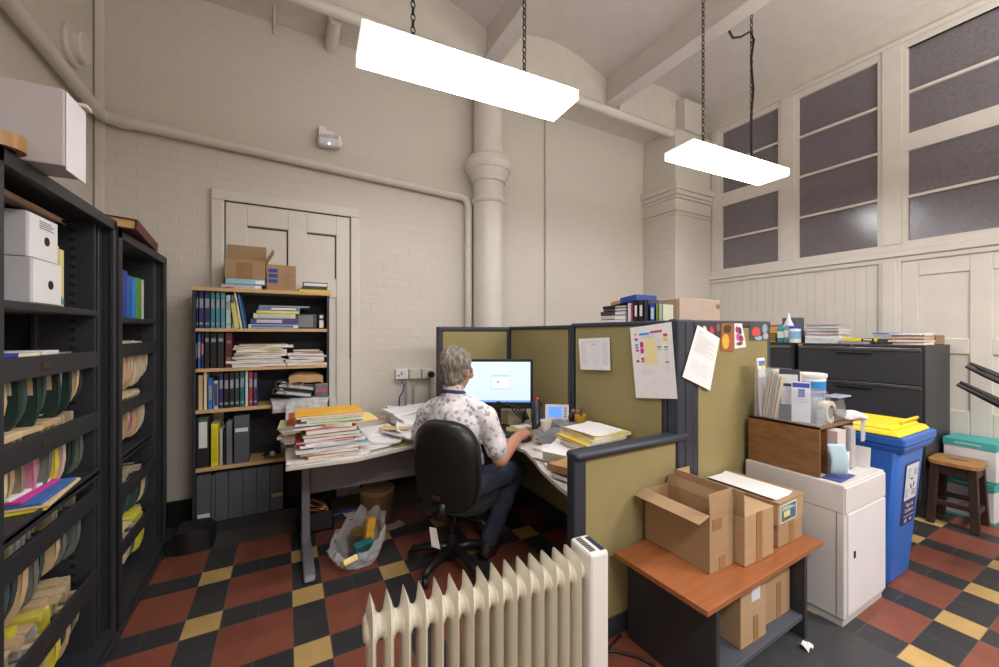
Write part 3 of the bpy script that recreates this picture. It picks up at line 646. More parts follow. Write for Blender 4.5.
ROW3=[
 (-0.6133,-0.5870,0.2714,(44, 92, 98),'teal book, leftmost on the third shelf',0,None),
 (-0.5862,-0.5544,0.2662,(206, 180, 134),'tan book on the third shelf',0,None),
 (-0.5537,-0.5276,0.2905,(226, 212, 184),'tall cream book on the third shelf',0,None),
 (-0.5261,-0.4929,0.2390,(48, 120, 196),'bright blue book on the third shelf',0,((.3,.75,W),)),
 (-0.4922,-0.4579,0.2184,(190, 198, 214),'short white and blue book on the third shelf',0,((.1,.9,(60,70,130)),)),
 (-0.4564,-0.4256,0.2783,(46, 50, 104),'tall navy book on the third shelf',0,((.1,.16,W),(.55,.8,W))),
 (-0.4240,-0.3898,0.2747,(30, 30, 34),'black book with white spine lettering on the third shelf',0,((.1,.16,W),(.55,.8,W))),
 (-0.3890,-0.3536,0.2749,(36, 38, 44),'black book beside the dark green one on the third shelf',0,((.1,.16,W),(.55,.8,W))),
 (-0.3528,-0.3202,0.2770,(30, 70, 66),'dark green book on the third shelf',0,((.1,.16,W),(.55,.8,W))),
 (-0.3194,-0.2848,0.2849,(46, 104, 108),'teal book beside the thin pale one on the third shelf',0,((.1,.16,W),(.55,.8,W))),
 (-0.2840,-0.2605,0.2835,(206, 222, 222),'thin pale book beside the red one on the third shelf',0,None),
 (-0.2597,-0.2294,0.2765,(176, 46, 54),'red book on the third shelf of the bookcase',0,((.1,.16,W),(.55,.8,W))),
 (-0.2278,-0.1981,0.2711,(54, 60, 104),'navy book, rightmost upright on the third shelf',0,((.1,.16,W),(.55,.8,W))),
]
ROW4=[
 (-0.6002,-0.5141,0.3774,(34, 34, 36),'black lever arch file with tall white label on fourth shelf',0,((.40,.93,(222,222,220)),(.955,.975,(60,160,90)))),
 (-0.5080,-0.4548,0.3285,(234, 220, 30),'bright yellow file on the fourth shelf',0,((.1,.9,(214,200,40)),)),
 (-0.4541,-0.4287,0.2865,(196, 192, 180),'off white booklet beside the yellow file',0,None),
 (-0.4279,-0.4116,0.2558,(44, 44, 60),'thin dark booklet beside the grey one on fourth shelf',0,None),
 (-0.4100,-0.3662,0.3314,(112, 114, 118),'narrow grey file on the fourth shelf',0,None),
]
for rows,z in ((ROW1,1.585),(ROW2,1.276),(ROW3,.96),(ROW4,.515)):
    for k,(x0,x1,h,c,l,le,band) in enumerate(rows):
        book(max(x0,-.5965),x1,z,h,c,l,le,.19,band,name='lever_arch_file' if 'file' in l else 'shelf_book',cat='file' if 'file' in l else 'book')
o=MB().lathe([(.016,0),(.022,0),(.022,.004),(.016,.004)],16,(-0.5561,3.733,.60),axis='y')
# leaning books on the top shelf
book(-.362,-.318,1.585,.225,(196,190,96),'yellow green book leaning on the top shelf',-.12,.19,((.1,.9,(206,200,110)),))
book(-.318,-.296,1.585,.29,(224,214,196),'cream book leaning beside the blue one on the top shelf',-.16,.19)
book(-.292,-.272,1.585,.275,(66,124,180),'blue book leaning, rightmost of the leaning ones on the top shelf',-.165,.19)
# flat stack on the top shelf
def flat(x0,x1,y0,y1,z,th,col,label,rz=0,band=None,name='flat_book',spine='front'):
    cx,cy=(x0+x1)/2,(y0+y1)/2
    t=thing(name,(cx,cy,z),label,'book')
    def b(): return MB().at((cx,cy,z+.0005),rz=rz)
    a,c,d,e=x0-cx,x1-cx,y0-cy,y1-cy; th-=.001
    mb=b().box(a,c,d,e,0,.003).box(a,c,d,e,th-.003,th).box(a,c,d,d+.003,0,th); mats=[M(col,.45,var=.06)]
    if band: mb.box(a+(c-a)*band[0],a+(c-a)*band[1],d-.001,d+.001,th*.2,th*.8,1); mats.append(M(band[2],.6))
    obj('cover',mb,mats,t); obj('pages',b().box(a+.004,c-.004,d+.003,e-.004,.003,th-.003),m_paper,t)
    return t
z=1.585
for (u0,u1,th,c,l,band,rz) in ((305,500,.034,(206,214,226),'white and blue book at the bottom of the flat stack, top shelf',(.05,.9,(90,120,180)),0),(312,500,.04,(74,66,120),'purple book with white title in the flat stack, top shelf',(.12,.65,(190,190,206)),.02),(325,490,.038,(206,214,200),'pale green book in the flat stack, top shelf',(.1,.9,(190,196,180)),-.02),(335,505,.022,(226,216,110),'yellow book in the flat stack, top shelf',None,.03),(345,510,.024,(96,146,196),'blue and white book in the flat stack, top shelf',(.3,.9,(226,226,230)),-.02),(345,548,.014,(150,156,156),'thin grey booklet topmost of the flat stack, top shelf',None,.02)):
    x0=(-0.2614)+(u0-305)*.00178; x1=x0+(u1-u0)*.00182
    flat(x0,x1,3.735,3.93,z,th*1.12,c,l,rz,band); z+=th*1.12
t=thing('disc_case',(.13,3.84,1.585),'smoky grey plastic disc case on the top shelf of the bookcase','case')
obj('case_body',MB().box(0.0671,0.2407,3.76,3.93,1.5855,1.71),M((70,72,78),.25,var=.05),t,bevel=.008); obj('case_front',MB().box(0.0935,0.2092,3.755,3.762,1.60,1.70),M((120,122,128),.25),t,bevel=.004)
t=thing('small_figure',(.255,3.76,1.585),'small black and white card stand at the right of the top shelf','ornament')
obj('stand',MB().box(0.2511,0.2989,3.75,3.765,1.5855,1.715),M((30,30,32),.5),t,bevel=.004)
obj('white_disc',MB().lathe([(.015,0),(.015,.003)],16,(0.2750,3.747,1.69),axis='y').box(0.2591,0.2909,3.747,3.75,1.595,1.66),m_white,t)
# paper stacks on the second shelf
WH=(232,229,225); Wc='white'
lay=[(.018,WH,'white','paper bundle'),(.012,(214,206,190),'yellowed','paper bundle'),(.02,WH,'white','paper bundle',(-.03,.02)),(.014,(206,196,170),'buff','card folder'),(.02,(226,222,214),'off white','paper bundle'),(.016,WH,'creased white','paper bundle',(.02,.03)),(.014,(198,176,120),'ochre','card folder'),(.022,(228,226,222),'crumpled white','paper bundle'),(.014,(222,206,150),'pale yellow','paper bundle',(.02,-.02)),(.02,WH,'curled white','paper bundle',(.0,.06)),(.012,(190,160,110),'brown','card folder',(.03,.0))]
pile(-0.3664,-0.0110,3.70,3.95,1.277,lay,'of left paper stack, second shelf',11,'left paper stack on the second shelf',.008,.02)
lay=[(.016,WH,'white','paper bundle',(-.03,0)),(.014,(214,190,120),'yellow buff','card folder',(-.04,-.01)),(.022,(224,220,214),'grey white','paper bundle'),(.016,WH,'white','paper bundle',(0,-.02)),(.016,(190,196,206),'bluish','paper bundle'),(.018,(226,222,216),'crinkled','paper bundle',(.0,-.03)),(.012,(180,90,60),'rusty red','card folder',(.04,-.03)),(.014,(216,206,190),'buff','paper bundle',(.05,-.05))]
pile(0.0183,0.3093,3.69,3.94,1.277,lay,'of right paper stack, second shelf',23,'right paper stack on the second shelf',.008,.012)
# third shelf right: binder, padded bag, newspapers, pack
mb=MB(); wad(mb,-.10,.30,3.60,3.93,.965,.995,3,.016,.03,droop=.05)
wad(mb,.02,.31,3.50,3.80,.995,1.008,8,.02,.04,droop=.13)
tag(obj('newspaper',mb,M((186,184,184),.85,var=.22,scale=30),smooth=40),'crumpled newspapers hanging over the third shelf edge','newspaper')
for i,(z,dz,l) in enumerate(((1.03,.0,'grey lever arch binder lying under the padded bag, lower one'),(1.085,.0,'grey lever arch binder lying under the padded bag, upper one'))):
    t=thing('lying_binder',(.07,3.78,z),l,'binder')
    def b(): return MB().at((.05+.02*i,3.80,z),rz=-.12,ry=.16)
    obj('cover',b().box(-.13,.16,-.12,.13,0,.004).box(-.13,.16,-.12,.13,.042,.046).box(-.134,-.128,-.12,.13,0,.046),M((88,92,98),.5),t,bevel=.002)
    obj('sheets',b().box(-.11,.15,-.10,.12,.006,.030),m_paper,t)
    obj('arch_ring',MB().tube([(-.11+.05+.02*i,3.675,z+.02+.02),(-.06+.02*i,3.65,z+.07),(-.02+.02*i,3.65,z+.06),(0+.02*i,3.66,z+.02)],.006,6),m_chrome,t,smooth=True)
mb=MB(); wad(mb,.03,.29,3.70,3.93,1.14,1.20,5,.02,.02,curl=-.02)
t=thing('padded_bag',(.15,3.8,1.14),'crumpled brown padded envelope on top of the lying binders','envelope')
obj('bag_body',mb,M((190,154,108),.8,var=.1),t,smooth=50)
obj('bag_string',MB().tube([(.04,3.70,1.19),(.03,3.67,1.13),(.08,3.66,1.10),(.13,3.68,1.12),(.12,3.70,1.17)],.005,6),M((206,176,130),.8),t,smooth=True)
t=thing('snack_packet',(.27,3.72,1.0),'small dark printed packet at the right of the third shelf','packet')
obj('packet_body',MB().at((.27,3.66,1.0),rz=.1,rx=-.15).box(-.055,.05,-.015,.02,0,.12),M((84,84,92),.3,var=.2,scale=20),t,bevel=.008)
obj('packet_band',MB().at((.27,3.66,1.0),rz=.1,rx=-.15).box(-.05,.045,-.017,-.014,.05,.08),M((160,70,60),.4),t)
# fourth shelf right: grey magazine file, cable heap, grey box
def magfile(x0,x1,z,h,label,labcol=None,lz=.2,lean=0,d=.23):
    t=thing('magazine_file',((x0+x1)/2,3.8,z),label,'file box','grey file boxes in the bookcase')
    def b(): return MB().at((x0,3.725,z+.001),ry=lean)
    w=x1-x0-.002
    obj('box_body',b().box(0,w,0,d,0,h),M((86,90,98),.55,var=.05),t,bevel=.004)
    if labcol: obj('label_card',b().box(w*.08,w*.92,-.0015,.0,h*lz,h*lz+.03),M(labcol,.7),t)
    return t
magfile(-0.3576,-0.2539,.515,.375,'large grey file box with a white label on the fourth shelf',(226,226,230),.66)
mb=MB()
for k in range(9):
    a=R.uniform(0,6); pts=[(-.10+.06*math.cos(a+q*.8)*R.uniform(.5,1.1),3.77+.03*math.sin(a+q),.535+.03*abs(math.sin(q*1.3+a))) for q in range(9)]
    mb.tube(pts,.006,5)
tag(obj('cable_heap',mb,m_black,smooth=True),'tangled black cables heaped on the fourth shelf','cables')
mb=MB().ell((-.095,3.74,.555),(.022,.02,.024)); tag(obj('glass_ornament',mb,M((200,204,210),.15),smooth=True),'small shiny pale ball among the cables on the fourth shelf','ornament')
magfile(.03,.26,.515,.16,'low grey speckled box behind the desk papers on the fourth shelf',d=.2)
# bottom row of magazine files
cr=[(64,130,435,'grey file box with a low white label, leftmost in the bottom row',(220,220,226),.12,.03),(131,146,440,'thin grey box squeezed beside the leftmost in the bottom row',None,0,0),(147,201,425,'plain grey file box, third in the bottom row',None,0,0),(204,262,418,'plain grey file box, fourth in the bottom row',None,0,0),(265,320,410,'plain grey file box, fifth in the bottom row',None,0,0),(321,374,405,'plain grey file box, sixth in the bottom row',None,0,0),(376,430,395,'grey file box with a beige label, rightmost in the bottom row',(176,160,130),.3,0)]
xs_=[-0.6020,-0.5036,-0.4789,-0.3922,-0.2978,-0.2026,-0.1082,-0.0146]
for i,q in enumerate(cr):
    magfile(max(xs_[i],-.596),xs_[i+1],.086,.375 if i!=1 else .36,q[3],q[4],q[5],0)
# on top of the bookcase
def flat_(y0=3.74,y1=3.95,**k): pass
flat(-0.4414,-0.1702,3.745,3.95,1.901,.038,(176,182,186),'grey book under the pale blue one on the bookcase top',0,(.82,.98,(226,226,226)))
flat(-0.4153,-0.1489,3.75,3.95,1.939,.046,(150,188,204),'pale blue book under the open carton on the bookcase top',.01,(.75,.98,(226,230,232)))
def openbox(name,label,c,rz,w,d,h,flaps,tape=None,mat=m_card,extra=None):
    """c = centre of the base; w along x, d along y; flaps: dict side->(length,angle from vertical outwards)"""
    t=thing(name,c,label,'box')
    def b(): return MB().at((c[0],c[1],c[2]+.001),rz=rz)
    th=.004
    obj('box_body',b().box(-w/2+th,w/2-th,-d/2+th,d/2-th,0,th).box(-w/2,w/2,-d/2,-d/2+th,0,h).box(-w/2,w/2,d/2-th,d/2,0,h).box(-w/2,-w/2+th,-d/2+th,d/2-th,0,h).box(w/2-th,w/2,-d/2+th,d/2-th,0,h),mat,t)
    for side,(L,a) in flaps.items():
        mb=b(); s,c_=math.sin(a)*L,math.cos(a)*L
        if side=='-x': P=[(-w/2,-d/2,h),(-w/2,d/2,h),(-w/2-s,d/2,h+c_),(-w/2-s,-d/2,h+c_)]
        if side=='+x': P=[(w/2,-d/2,h),(w/2,d/2,h),(w/2+s,d/2,h+c_),(w/2+s,-d/2,h+c_)]
        if side=='-y': P=[(-w/2,-d/2,h),(w/2,-d/2,h),(w/2,-d/2-s,h+c_),(-w/2,-d/2-s,h+c_)]
        if side=='+y': P=[(-w/2,d/2,h),(w/2,d/2,h),(w/2,d/2+s,h+c_),(-w/2,d/2+s,h+c_)]
        mb.quad(P); obj('flap',mb,mat,t,solid=.004)
    if tape: 
        for q in tape: obj('tape_strip',b().box(*q),m_tape,t)
    if extra: extra(b,t)
    return t
xc=(-0.2828); w=.285
openbox('open_carton','open brown carton standing on books on the bookcase top',(-0.2846,3.86,1.986),0,.275,.2,.15,{'+y':(.155,.05),'+x':(.12,.5)},[(-.06,.05,-.102,-.099,.0,.13)])
def ex(b,t):
    for k in range(3): obj('blue_label',b().box(-.095,-.028,-.0925,-.0905,.15-.043*k,.18-.043*k),M((44,60,150),.5,var=.15,scale=90),t)
    mb=b()
    for k in range(9): mb.box(.0+R.uniform(0,.05),.045+R.uniform(0,.05),-.0925,-.091,.03+.012*k,.033+.012*k)
    obj('pen_scrawl',mb,M((130,112,90),.8),t)
def closedbox(name,label,c,rz,w,d,h,tape=None,extra=None,mat=m_card):
    t=thing(name,c,label,'box')
    def b(): return MB().at((c[0],c[1],c[2]+.001),rz=rz)
    obj('box_body',b().box(-w/2,w/2,-d/2,d/2,0,h),mat,t,bevel=.003)
    for q in tape or (): obj('tape_strip',b().box(*q),m_tape,t)
    if extra: extra(b,t)
    return t
closedbox('small_carton','small brown carton with three blue labels on the bookcase top',(-0.0294,3.85,1.901),0,.215,.18,.215,None,ex)
flat(0.0971,0.3522,3.745,3.93,1.901,.024,(214,190,40),'yellow folder at the right end of the bookcase top',.04,name='card_folder')
flat(0.1237,0.3198,3.75,3.93,1.925,.022,(60,60,64),'dark book on the yellow folder on the bookcase top',.02)
flat(0.1313,0.3279,3.75,3.93,1.947,.04,(70,70,74),'thick white paged book topmost at right of the bookcase top',-.03,(.05,.98,(228,226,222)))
slab('paper_scrap',-.58,-.38,3.76,3.92,1.9015,1.906,(60,62,66),'flat dark papers with a red corner on the bookcase top','papers')
slab('red_card',-.42,-.36,3.73,3.83,1.907,1.912,(190,80,56),'small red card at the left of the bookcase top','card')
# ------------------------------------------------------------------ partitions
ZP=1.622
def panel(name,x0,x1,y0,y1,ztop,label,axis,cat='partition',z0=.06):
    t=thing(name,((x0+x1)/2,(y0+y1)/2,0),label,cat)
    p=.045
    if axis=='x':
        obj('fabric_panel',MB().box(x0+p,x1-p,y0-.002,y1+.002,z0+.05,ztop-.045),m_fab,t)
        obj('end_post',MB().box(x0,x0+p,y0,y1,0,ztop),m_frame,t,bevel=.008); obj('end_post',MB().box(x1-p,x1,y0,y1,0,ztop),m_frame,t,bevel=.008)
        obj('top_rail',MB().box(x0,x1,y0-.004,y1+.004,ztop-.045,ztop),m_frame,t,bevel=.012); obj('bottom_rail',MB().box(x0+p,x1-p,y0,y1,0,z0+.05),m_frame,t,bevel=.006)
    else:
        obj('fabric_panel',MB().box(x0+.008,x1-.008,y0+p,y1-p,z0+.05,ztop-.03),m_fab,t)
        obj('end_post',MB().box(x0,x1,y0,y0+p*.55,0,ztop),m_frame,t,bevel=.006); obj('end_post',MB().box(x0,x1,y1-p*.55,y1,0,ztop),m_frame,t,bevel=.006)
        obj('top_rail',MB().box(x0-.004,x1+.004,y0,y1,ztop-.03,ztop),m_frame,t,bevel=.01); obj('bottom_rail',MB().box(x0,x1,y0+p,y1-p,0,z0+.05),m_frame,t,bevel=.006)
    return t
panel('partition_panel',1.20,1.95,3.35,3.41,1.607,'olive partition panel behind the computer monitor, parallel to the brick wall','x')
panel('partition_panel',1.956,2.016,2.425,3.41,1.612,'plain olive partition panel behind the desk phone','y')
panel('partition_panel',1.956,2.016,1.545,2.42,1.624,'olive partition panel with the coloured chart pinned to it','y')
panel('partition_panel',2.10,2.93,1.478,1.54,1.628,'olive partition panel with postcards and letter, behind the cartons','x')
t=thing('partition_post',(2.03,1.5,0),'dark corner post joining the tall partition panels','post')
obj('post_body',MB().box(1.956,2.098,1.472,1.543,0,1.630),m_frame,t,bevel=.012)
obj('post_groove',MB().box(2.02,2.028,1.470,1.473,0,ZP-.01),M((28,32,40),.5),t)
t=thing('low_partition',(1.59,1.51,0),'low olive partition with a rounded dark rail behind the cherry table','partition')
obj('fabric_panel',MB().box(1.29,1.955,1.486,1.534,.10,.94),m_fab,t)
obj('end_post',MB().box(1.215,1.292,1.478,1.542,0,.955),m_frame,t,bevel=.012)
obj('top_rail',MB().box(1.215,2.05,1.460,1.554,.928,.974),m_frame,t,bevel=.02,smooth=40)
obj('bottom_rail',MB().box(1.29,1.955,1.478,1.542,0,.10),m_frame,t,bevel=.006)
# pinned sheets
def pinned(name,corners,label,cat,mat,patches=(),nrm=(-1,0,0),pmat=None,curl=.0):
    """corners TL,TR,BR,BL; patches (u0,u1,v0,v1,colour) with v downward"""
    c=[Vector(p) for p in corners]; n=Vector(nrm); cen=sum(c,Vector())/4
    t=thing(name,tuple(cen),label,cat)
    def P(u,v,h=0): return tuple(c[0]*(1-u)*(1-v)+c[1]*u*(1-v)+c[2]*u*v+c[3]*(1-u)*v+n*(h+curl*v*v))
    obj('sheet',MB().grid(lambda u,v:P(u,v),6,8),mat,t,solid=.0012)
    by={}
    for (a,b,cc,d,col) in patches: by.setdefault(col,MB()).quad([P(a,cc,.0016),P(b,cc,.0016),P(b,d,.0016),P(a,d,.0016)])
    for col,mb in by.items():
        if len(mb.f)>5 and label.startswith('white printed'): pass
        obj('printed_mark',mb,M(col,.8,var=0),t)
    return t
XQ=1.952
def q(u,v): return None
C=[(XQ,1.8208,1.5823),(XQ-.001,1.5106,1.6134),(XQ,1.4725,1.1755),(XQ,1.7714,1.1377)]
MG=(196,44,140);CY=(50,150,220);YL=(236,206,60);RE=(214,60,70);GR=(96,170,90);LG=(212,212,214)
pt=[(.23,.48,.10,.13,CY),(.50,.78,.085,.115,MG),(.10,.17,.09,.125,YL),(.10,.18,.16,.195,(198,46,142)),(.10,.18,.245,.27,(54,152,222)),(.10,.18,.28,.305,CY),(.11,.19,.32,.35,MG),(.10,.18,.47,.50,MG),(.23,.31,.22,.30,(194,44,138)),(.23,.31,.31,.38,(192,42,142)),(.23,.31,.44,.47,RE),(.23,.31,.48,.505,RE),(.33,.62,.185,.54,(238,224,170)),(.64,.74,.30,.318,GR),(.64,.74,.34,.35,GR),(.80,.89,.14,.18,RE),(.80,.89,.20,.235,YL),(.80,.89,.31,.33,GR),(.80,.89,.35,.36,GR),(.80,.89,.51,.53,GR),(.27,.275,.60,.66,(120,150,90))]
for k in range(7): pt.append((.64,.74,.20+.012*k*2,.206+.024*k,LG))
for k in range(9): pt.append((.80,.89,.38+.03*k,.387+.03*k,LG))
for k in range(3): pt.append((.25,.6,.14+.014*k,.146+.014*k,LG))
for k in range(4): pt.append((.28,.5,.60+.02*k,.606+.02*k,LG))
pinned('pinned_chart',C,'large white chart with coloured blocks pinned to the partition','poster',m_paper,pt)
C=[(XQ,2.3279,1.5045),(XQ,2.0034,1.5191),(XQ-.004,1.9911,1.2937),(XQ-.004,2.2992,1.2754)]
pt=[]
for k in range(12): pt.append((.08,.26,.16+.06*k,.17+.06*k,(190,190,206))); pt.append((.40,.70,.16+.06*k,.166+.06*k,(206-k,206,216))); pt.append((.78,.94,.16+.06*k,.18+.06*k,(196,192,214)))
pt+=[(.50,.53,.18,.215,(60,60,90)),(.09,.16,.55,.59,(240,214,140)),(.08,.94,.10,.112,(196,196,206))]
pinned('pinned_table',C,'white printed table sheet pinned left of the coloured chart','poster',m_paper,pt)
YQ=1.4705
C=[(2.1307,YQ,1.5970),(2.3431,YQ,1.5163),(2.2298,YQ-.012,1.2056),(1.9828,YQ-.008,1.2997)]
pt=[(.12,.3,.09,.10,(110,150,210))]
for k in range(11): pt.append((.10,.86 if k%3 else .6,.15+.03*k,.157+.03*k,(184,184,196)))
for k in range(5): pt.append((.12,.8,.62+.05*k,.63+.05*k,(206,206,214)))
pinned('pinned_letter',C,'white typed letter pinned askew over the dark corner post','letter',m_paper,pt,(0,-1,0))
YQ=1.4733
def pc(uv,label,base,blobs):
    C=[(u,YQ,z) for u,z in uv]; n=Vector((0,-1,0)); c=[Vector(p) for p in C]
    t=thing('postcard',tuple(sum(c,Vector())/4),label,'postcard','postcards on the partition')
    def P(u,v,h=0): return tuple(c[0]*(1-u)*(1-v)+c[1]*u*(1-v)+c[2]*u*v+c[3]*(1-u)*v+n*h)
    obj('card',MB().grid(lambda u,v:P(u,v),2,2),M(base,.4,var=.15,scale=40),t,solid=.0012)
    for (u,v,ru,rv,col) in blobs:
        mb=MB().quad([P(u+ru*math.cos(a*PI/5),v+rv*math.sin(a*PI/5),.0016) for a in range(10)]); obj('printed_shape',mb,M(col,.4,var=.2,scale=60),t)
pc([(2.1593,1.6063),(2.3591,1.6086),(2.3591,1.5192),(2.1923,1.5202)],'dark postcard of red and white shapes above the letter',(54,40,54),[(.15,.45,.1,.3,(226,216,206)),(.5,.5,.12,.3,(190,50,60)),(.85,.3,.1,.3,(126,80,84))])
pc([(2.3642,1.6087),(2.4946,1.6102),(2.4893,1.4298),(2.3591,1.4389)],'tall brown and gold postcard beside the letter',(150,90,30),[(.35,.65,.3,.28,(224,170,50)),(.5,.2,.35,.15,(60,36,24)),(.8,.55,.12,.4,(176,84,30))])
pc([(2.5000,1.6102),(2.5817,1.6112),(2.6319,1.4590),(2.5032,1.4485)],'white postcard crowded with red and purple shapes',(232,228,228),[(.3,.25,.2,.14,(180,40,60)),(.6,.3,.2,.16,(70,40,90)),(.35,.55,.2,.16,(190,80,170)),(.65,.62,.22,.14,(150,50,60)),(.45,.82,.3,.08,(120,60,70))])
pc([(2.6660,1.6122),(2.8983,1.6149),(2.8983,1.4988),(2.6660,1.5009)],'dark postcard with a red ball and a pale blue shape',(64,64,62),[(.33,.5,.22,.3,(206,70,66)),(.45,.85,.2,.14,(150,170,200)),(.78,.3,.14,.28,(140,160,190)),(.82,.75,.14,.2,(176,170,176))])
# cupboards hidden behind the partition and what stands on them
t=thing('low_cupboard',(2.3,2.3,0),'long grey cupboard behind the partition carrying the upright binders','cupboard')
obj('carcass',MB().box(2.05,2.5,1.75,3.0,0,1.57),m_char,t,bevel=.006)
for k in range(2): obj('cupboard_door',MB().box(2.5,2.515,1.77+.61*k,2.37+.61*k,.05,1.52),m_char,t,bevel=.004)
t=thing('side_cupboard',(3.15,2.1,0),'grey cupboard behind the partition carrying the pale carton','cupboard')
obj('carcass',MB().box(2.75,3.5,1.85,2.4,0,1.555),m_char,t,bevel=.006); obj('cupboard_door',MB().box(2.77,3.48,1.835,1.85,.05,1.52),m_char,t,bevel=.004)
zz=1.5705
def bind(u0,u1,vt,y_dummy,col,label,lab=None):
    pass
xb=2.25
BR=[(2.1231,2.0844,1.7735,(214,214,212),'white binder, leftmost of the upright row behind the partition',None),(2.0844,2.0673,1.7719,(206,40,110),'thin magenta folder in the upright row behind the partition',None),(2.0644,2.0233,1.7803,(34,34,38),'black binder beside the magenta folder behind the partition',(226,226,226)),(2.0197,1.9734,1.7807,(38,38,42),'widest black binder, middle of the row behind the partition',(220,220,220)),(1.9707,1.9337,1.7846,(60,60,64),'charcoal binder beside the blue one behind the partition',None),(1.9207,1.8713,1.7563,(36,80,170),'blue binder with white label behind the partition',(216,220,226)),(1.8671,1.8472,1.7500,(150,176,50),'thin lime green folder behind the partition',None),(1.8455,1.8121,1.7450,(206,210,190),'pale binder, rightmost of the row behind the partition',None)]
for (y1,y0,zt,col,l,lc) in BR:
    t=thing('upright_binder',(xb+.1,(y0+y1)/2,zz),l,'binder','upright binders behind the partition')
    def b(): return MB()
    y1-=.002
    obj('cover',MB().box(xb,xb+.11,y0,y0+.003,zz,zt).box(xb,xb+.11,y1-.003,y1,zz,zt).box(xb,xb+.004,y0,y1,zz,zt),M(col,.4,var=.06),t)
    obj('sheets',MB().box(xb+.01,xb+.10,y0+.003,y1-.003,zz+.005,zt-.01),m_paper,t)
    if lc: obj('spine_label',MB().box(xb-.0015,xb,y0+(y1-y0)*.25,y1-(y1-y0)*.25,zt-.11,zt-.03),M(lc,.7),t)
ya,yb2=(2.1379),(2.4160)
z=zz
for i,(th,col,l) in enumerate(((.034,(206,206,204),'white magazine, bottom of the flat pile behind the partition'),(.028,(120,40,46),'dark red book in the flat pile behind the partition'),(.022,(214,212,208),'white book above the dark red one behind the partition'),(.034,(186,180,176),'grey white book in the flat pile behind the partition'),(.03,(90,50,54),'maroon and white book in the flat pile behind the partition'),(.024,(60,76,96),'blue grey book in the flat pile behind the partition'),(.02,(40,44,50),'dark book near the top of the flat pile behind the partition'))):
    j=R.uniform(-.015,.015); lo=.012*i*.6
    t=thing('flat_book',(2.35,(ya+yb2)/2,z),l,'book','flat book pile behind the partition')
    obj('cover',MB().box(2.24,2.48,ya+.005,yb2+j-lo,z,z+.003).box(2.24,2.48,ya+.005,yb2+j-lo,z+th-.004,z+th-.001).box(2.24,2.243,ya+.005+.1,yb2+j-lo,z,z+th-.001),M(col,.45),t)
    obj('pages',MB().box(2.245,2.475,ya+.008,yb2-.01+j-lo,z+.003,z+th-.004),m_paper,t); z+=th
t=thing('blue_binder',(2.3,2.05,z),'blue binders lying tilted across the top of the books behind the partition','binder')
obj('cover',MB().at((2.35,(ya+yb2)/2-.10,z+.012),rx=-.10).box(-.1,.12,-.14,.02,0,.045),M((40,66,150),.45),t,bevel=.004)
obj('tan_end',MB().at((2.35,(ya+yb2)/2-.10,z+.012),rx=-.10).box(-.1,.12,.02,.12,.0,.03),M((180,130,80),.6),t,bevel=.004)
for i,(u,l) in enumerate((((2.5743),'pale papers lying at the far end of the long cupboard'),((2.2988),'white papers beside the flat book pile behind the partition'))):
    slab('loose_papers',2.08,2.3,u-.22 if i==0 else u-.15,u,1.5705,1.615 if i==0 else 1.607,(206,196,190) if i==0 else (226,226,226),l,'papers')
t=thing('pale_carton',(3.1,2.05,1.555),'pale closed carton with brown corner behind the corner post','box')
xa,xb_=(2.5929),(3.1118); zt=(1.8156)
obj('box_body',MB().box(xa+.02,xb_,1.95,2.2,1.556,zt),M((196,178,166),.8,var=.05),t,bevel=.004)
obj('side_flap',MB().box(xa,xa+.014,1.96,2.15,1.556,zt-.01),M((160,134,116),.8),t)
obj('tape_mark',MB().box(xb_-.05,xb_-.008,1.947,1.951,zt-.07,zt-.035),m_tape,t)
# ------------------------------------------------------------------ corner desk
ZD=.75
t=thing('corner_desk',(1.0,2.9,0),'grey L shaped corner desk covered with papers','desk')
poly=[(0.0,2.665),(.4,2.645),(.8,2.755),(1.12,2.74),(1.32,2.60),(1.425,2.42),(1.438,2.273),(1.38,2.08),(1.315,1.894),(1.26,1.66),(1.245,1.556),(1.945,1.556),(1.945,3.34),(1.19,3.34),(1.19,3.9),(.36,3.9),(.345,3.68),(0.0,3.68)]
obj('worktop',MB().prism(poly,ZD-.028,ZD),M((206,200,192),.45,var=.04),t,bevel=.005)
mgrey=M((118,116,124),.4,var=.05)
mb=MB().box(.10,.155,3.11,3.18,.05,ZD-.03); obj('leg',mb,mgrey,t,bevel=.008)
obj('foot',MB().prism([(2.68,.012),(2.70,.045),(3.1,.055),(3.38,.04),(3.42,.012)],.098,.165,'x'),mgrey,t,bevel=.012)
obj('leg',MB().box(1.84,1.90,1.75,1.82,.05,ZD-.03).box(1.60,1.92,1.75,1.82,0,.05),mgrey,t,bevel=.008)
obj('leg',MB().box(1.05,1.11,3.2,3.27,0,ZD-.03),mgrey,t,bevel=.008)
obj('modesty_panel',MB().box(.16,1.15,3.19,3.21,.37,ZD-.03),M((128,124,130),.5,var=.04),t,bevel=.003)
obj('cable_tray',MB().box(.155,1.05,3.10,3.19,.60,ZD-.03),M((96,94,100),.5),t)
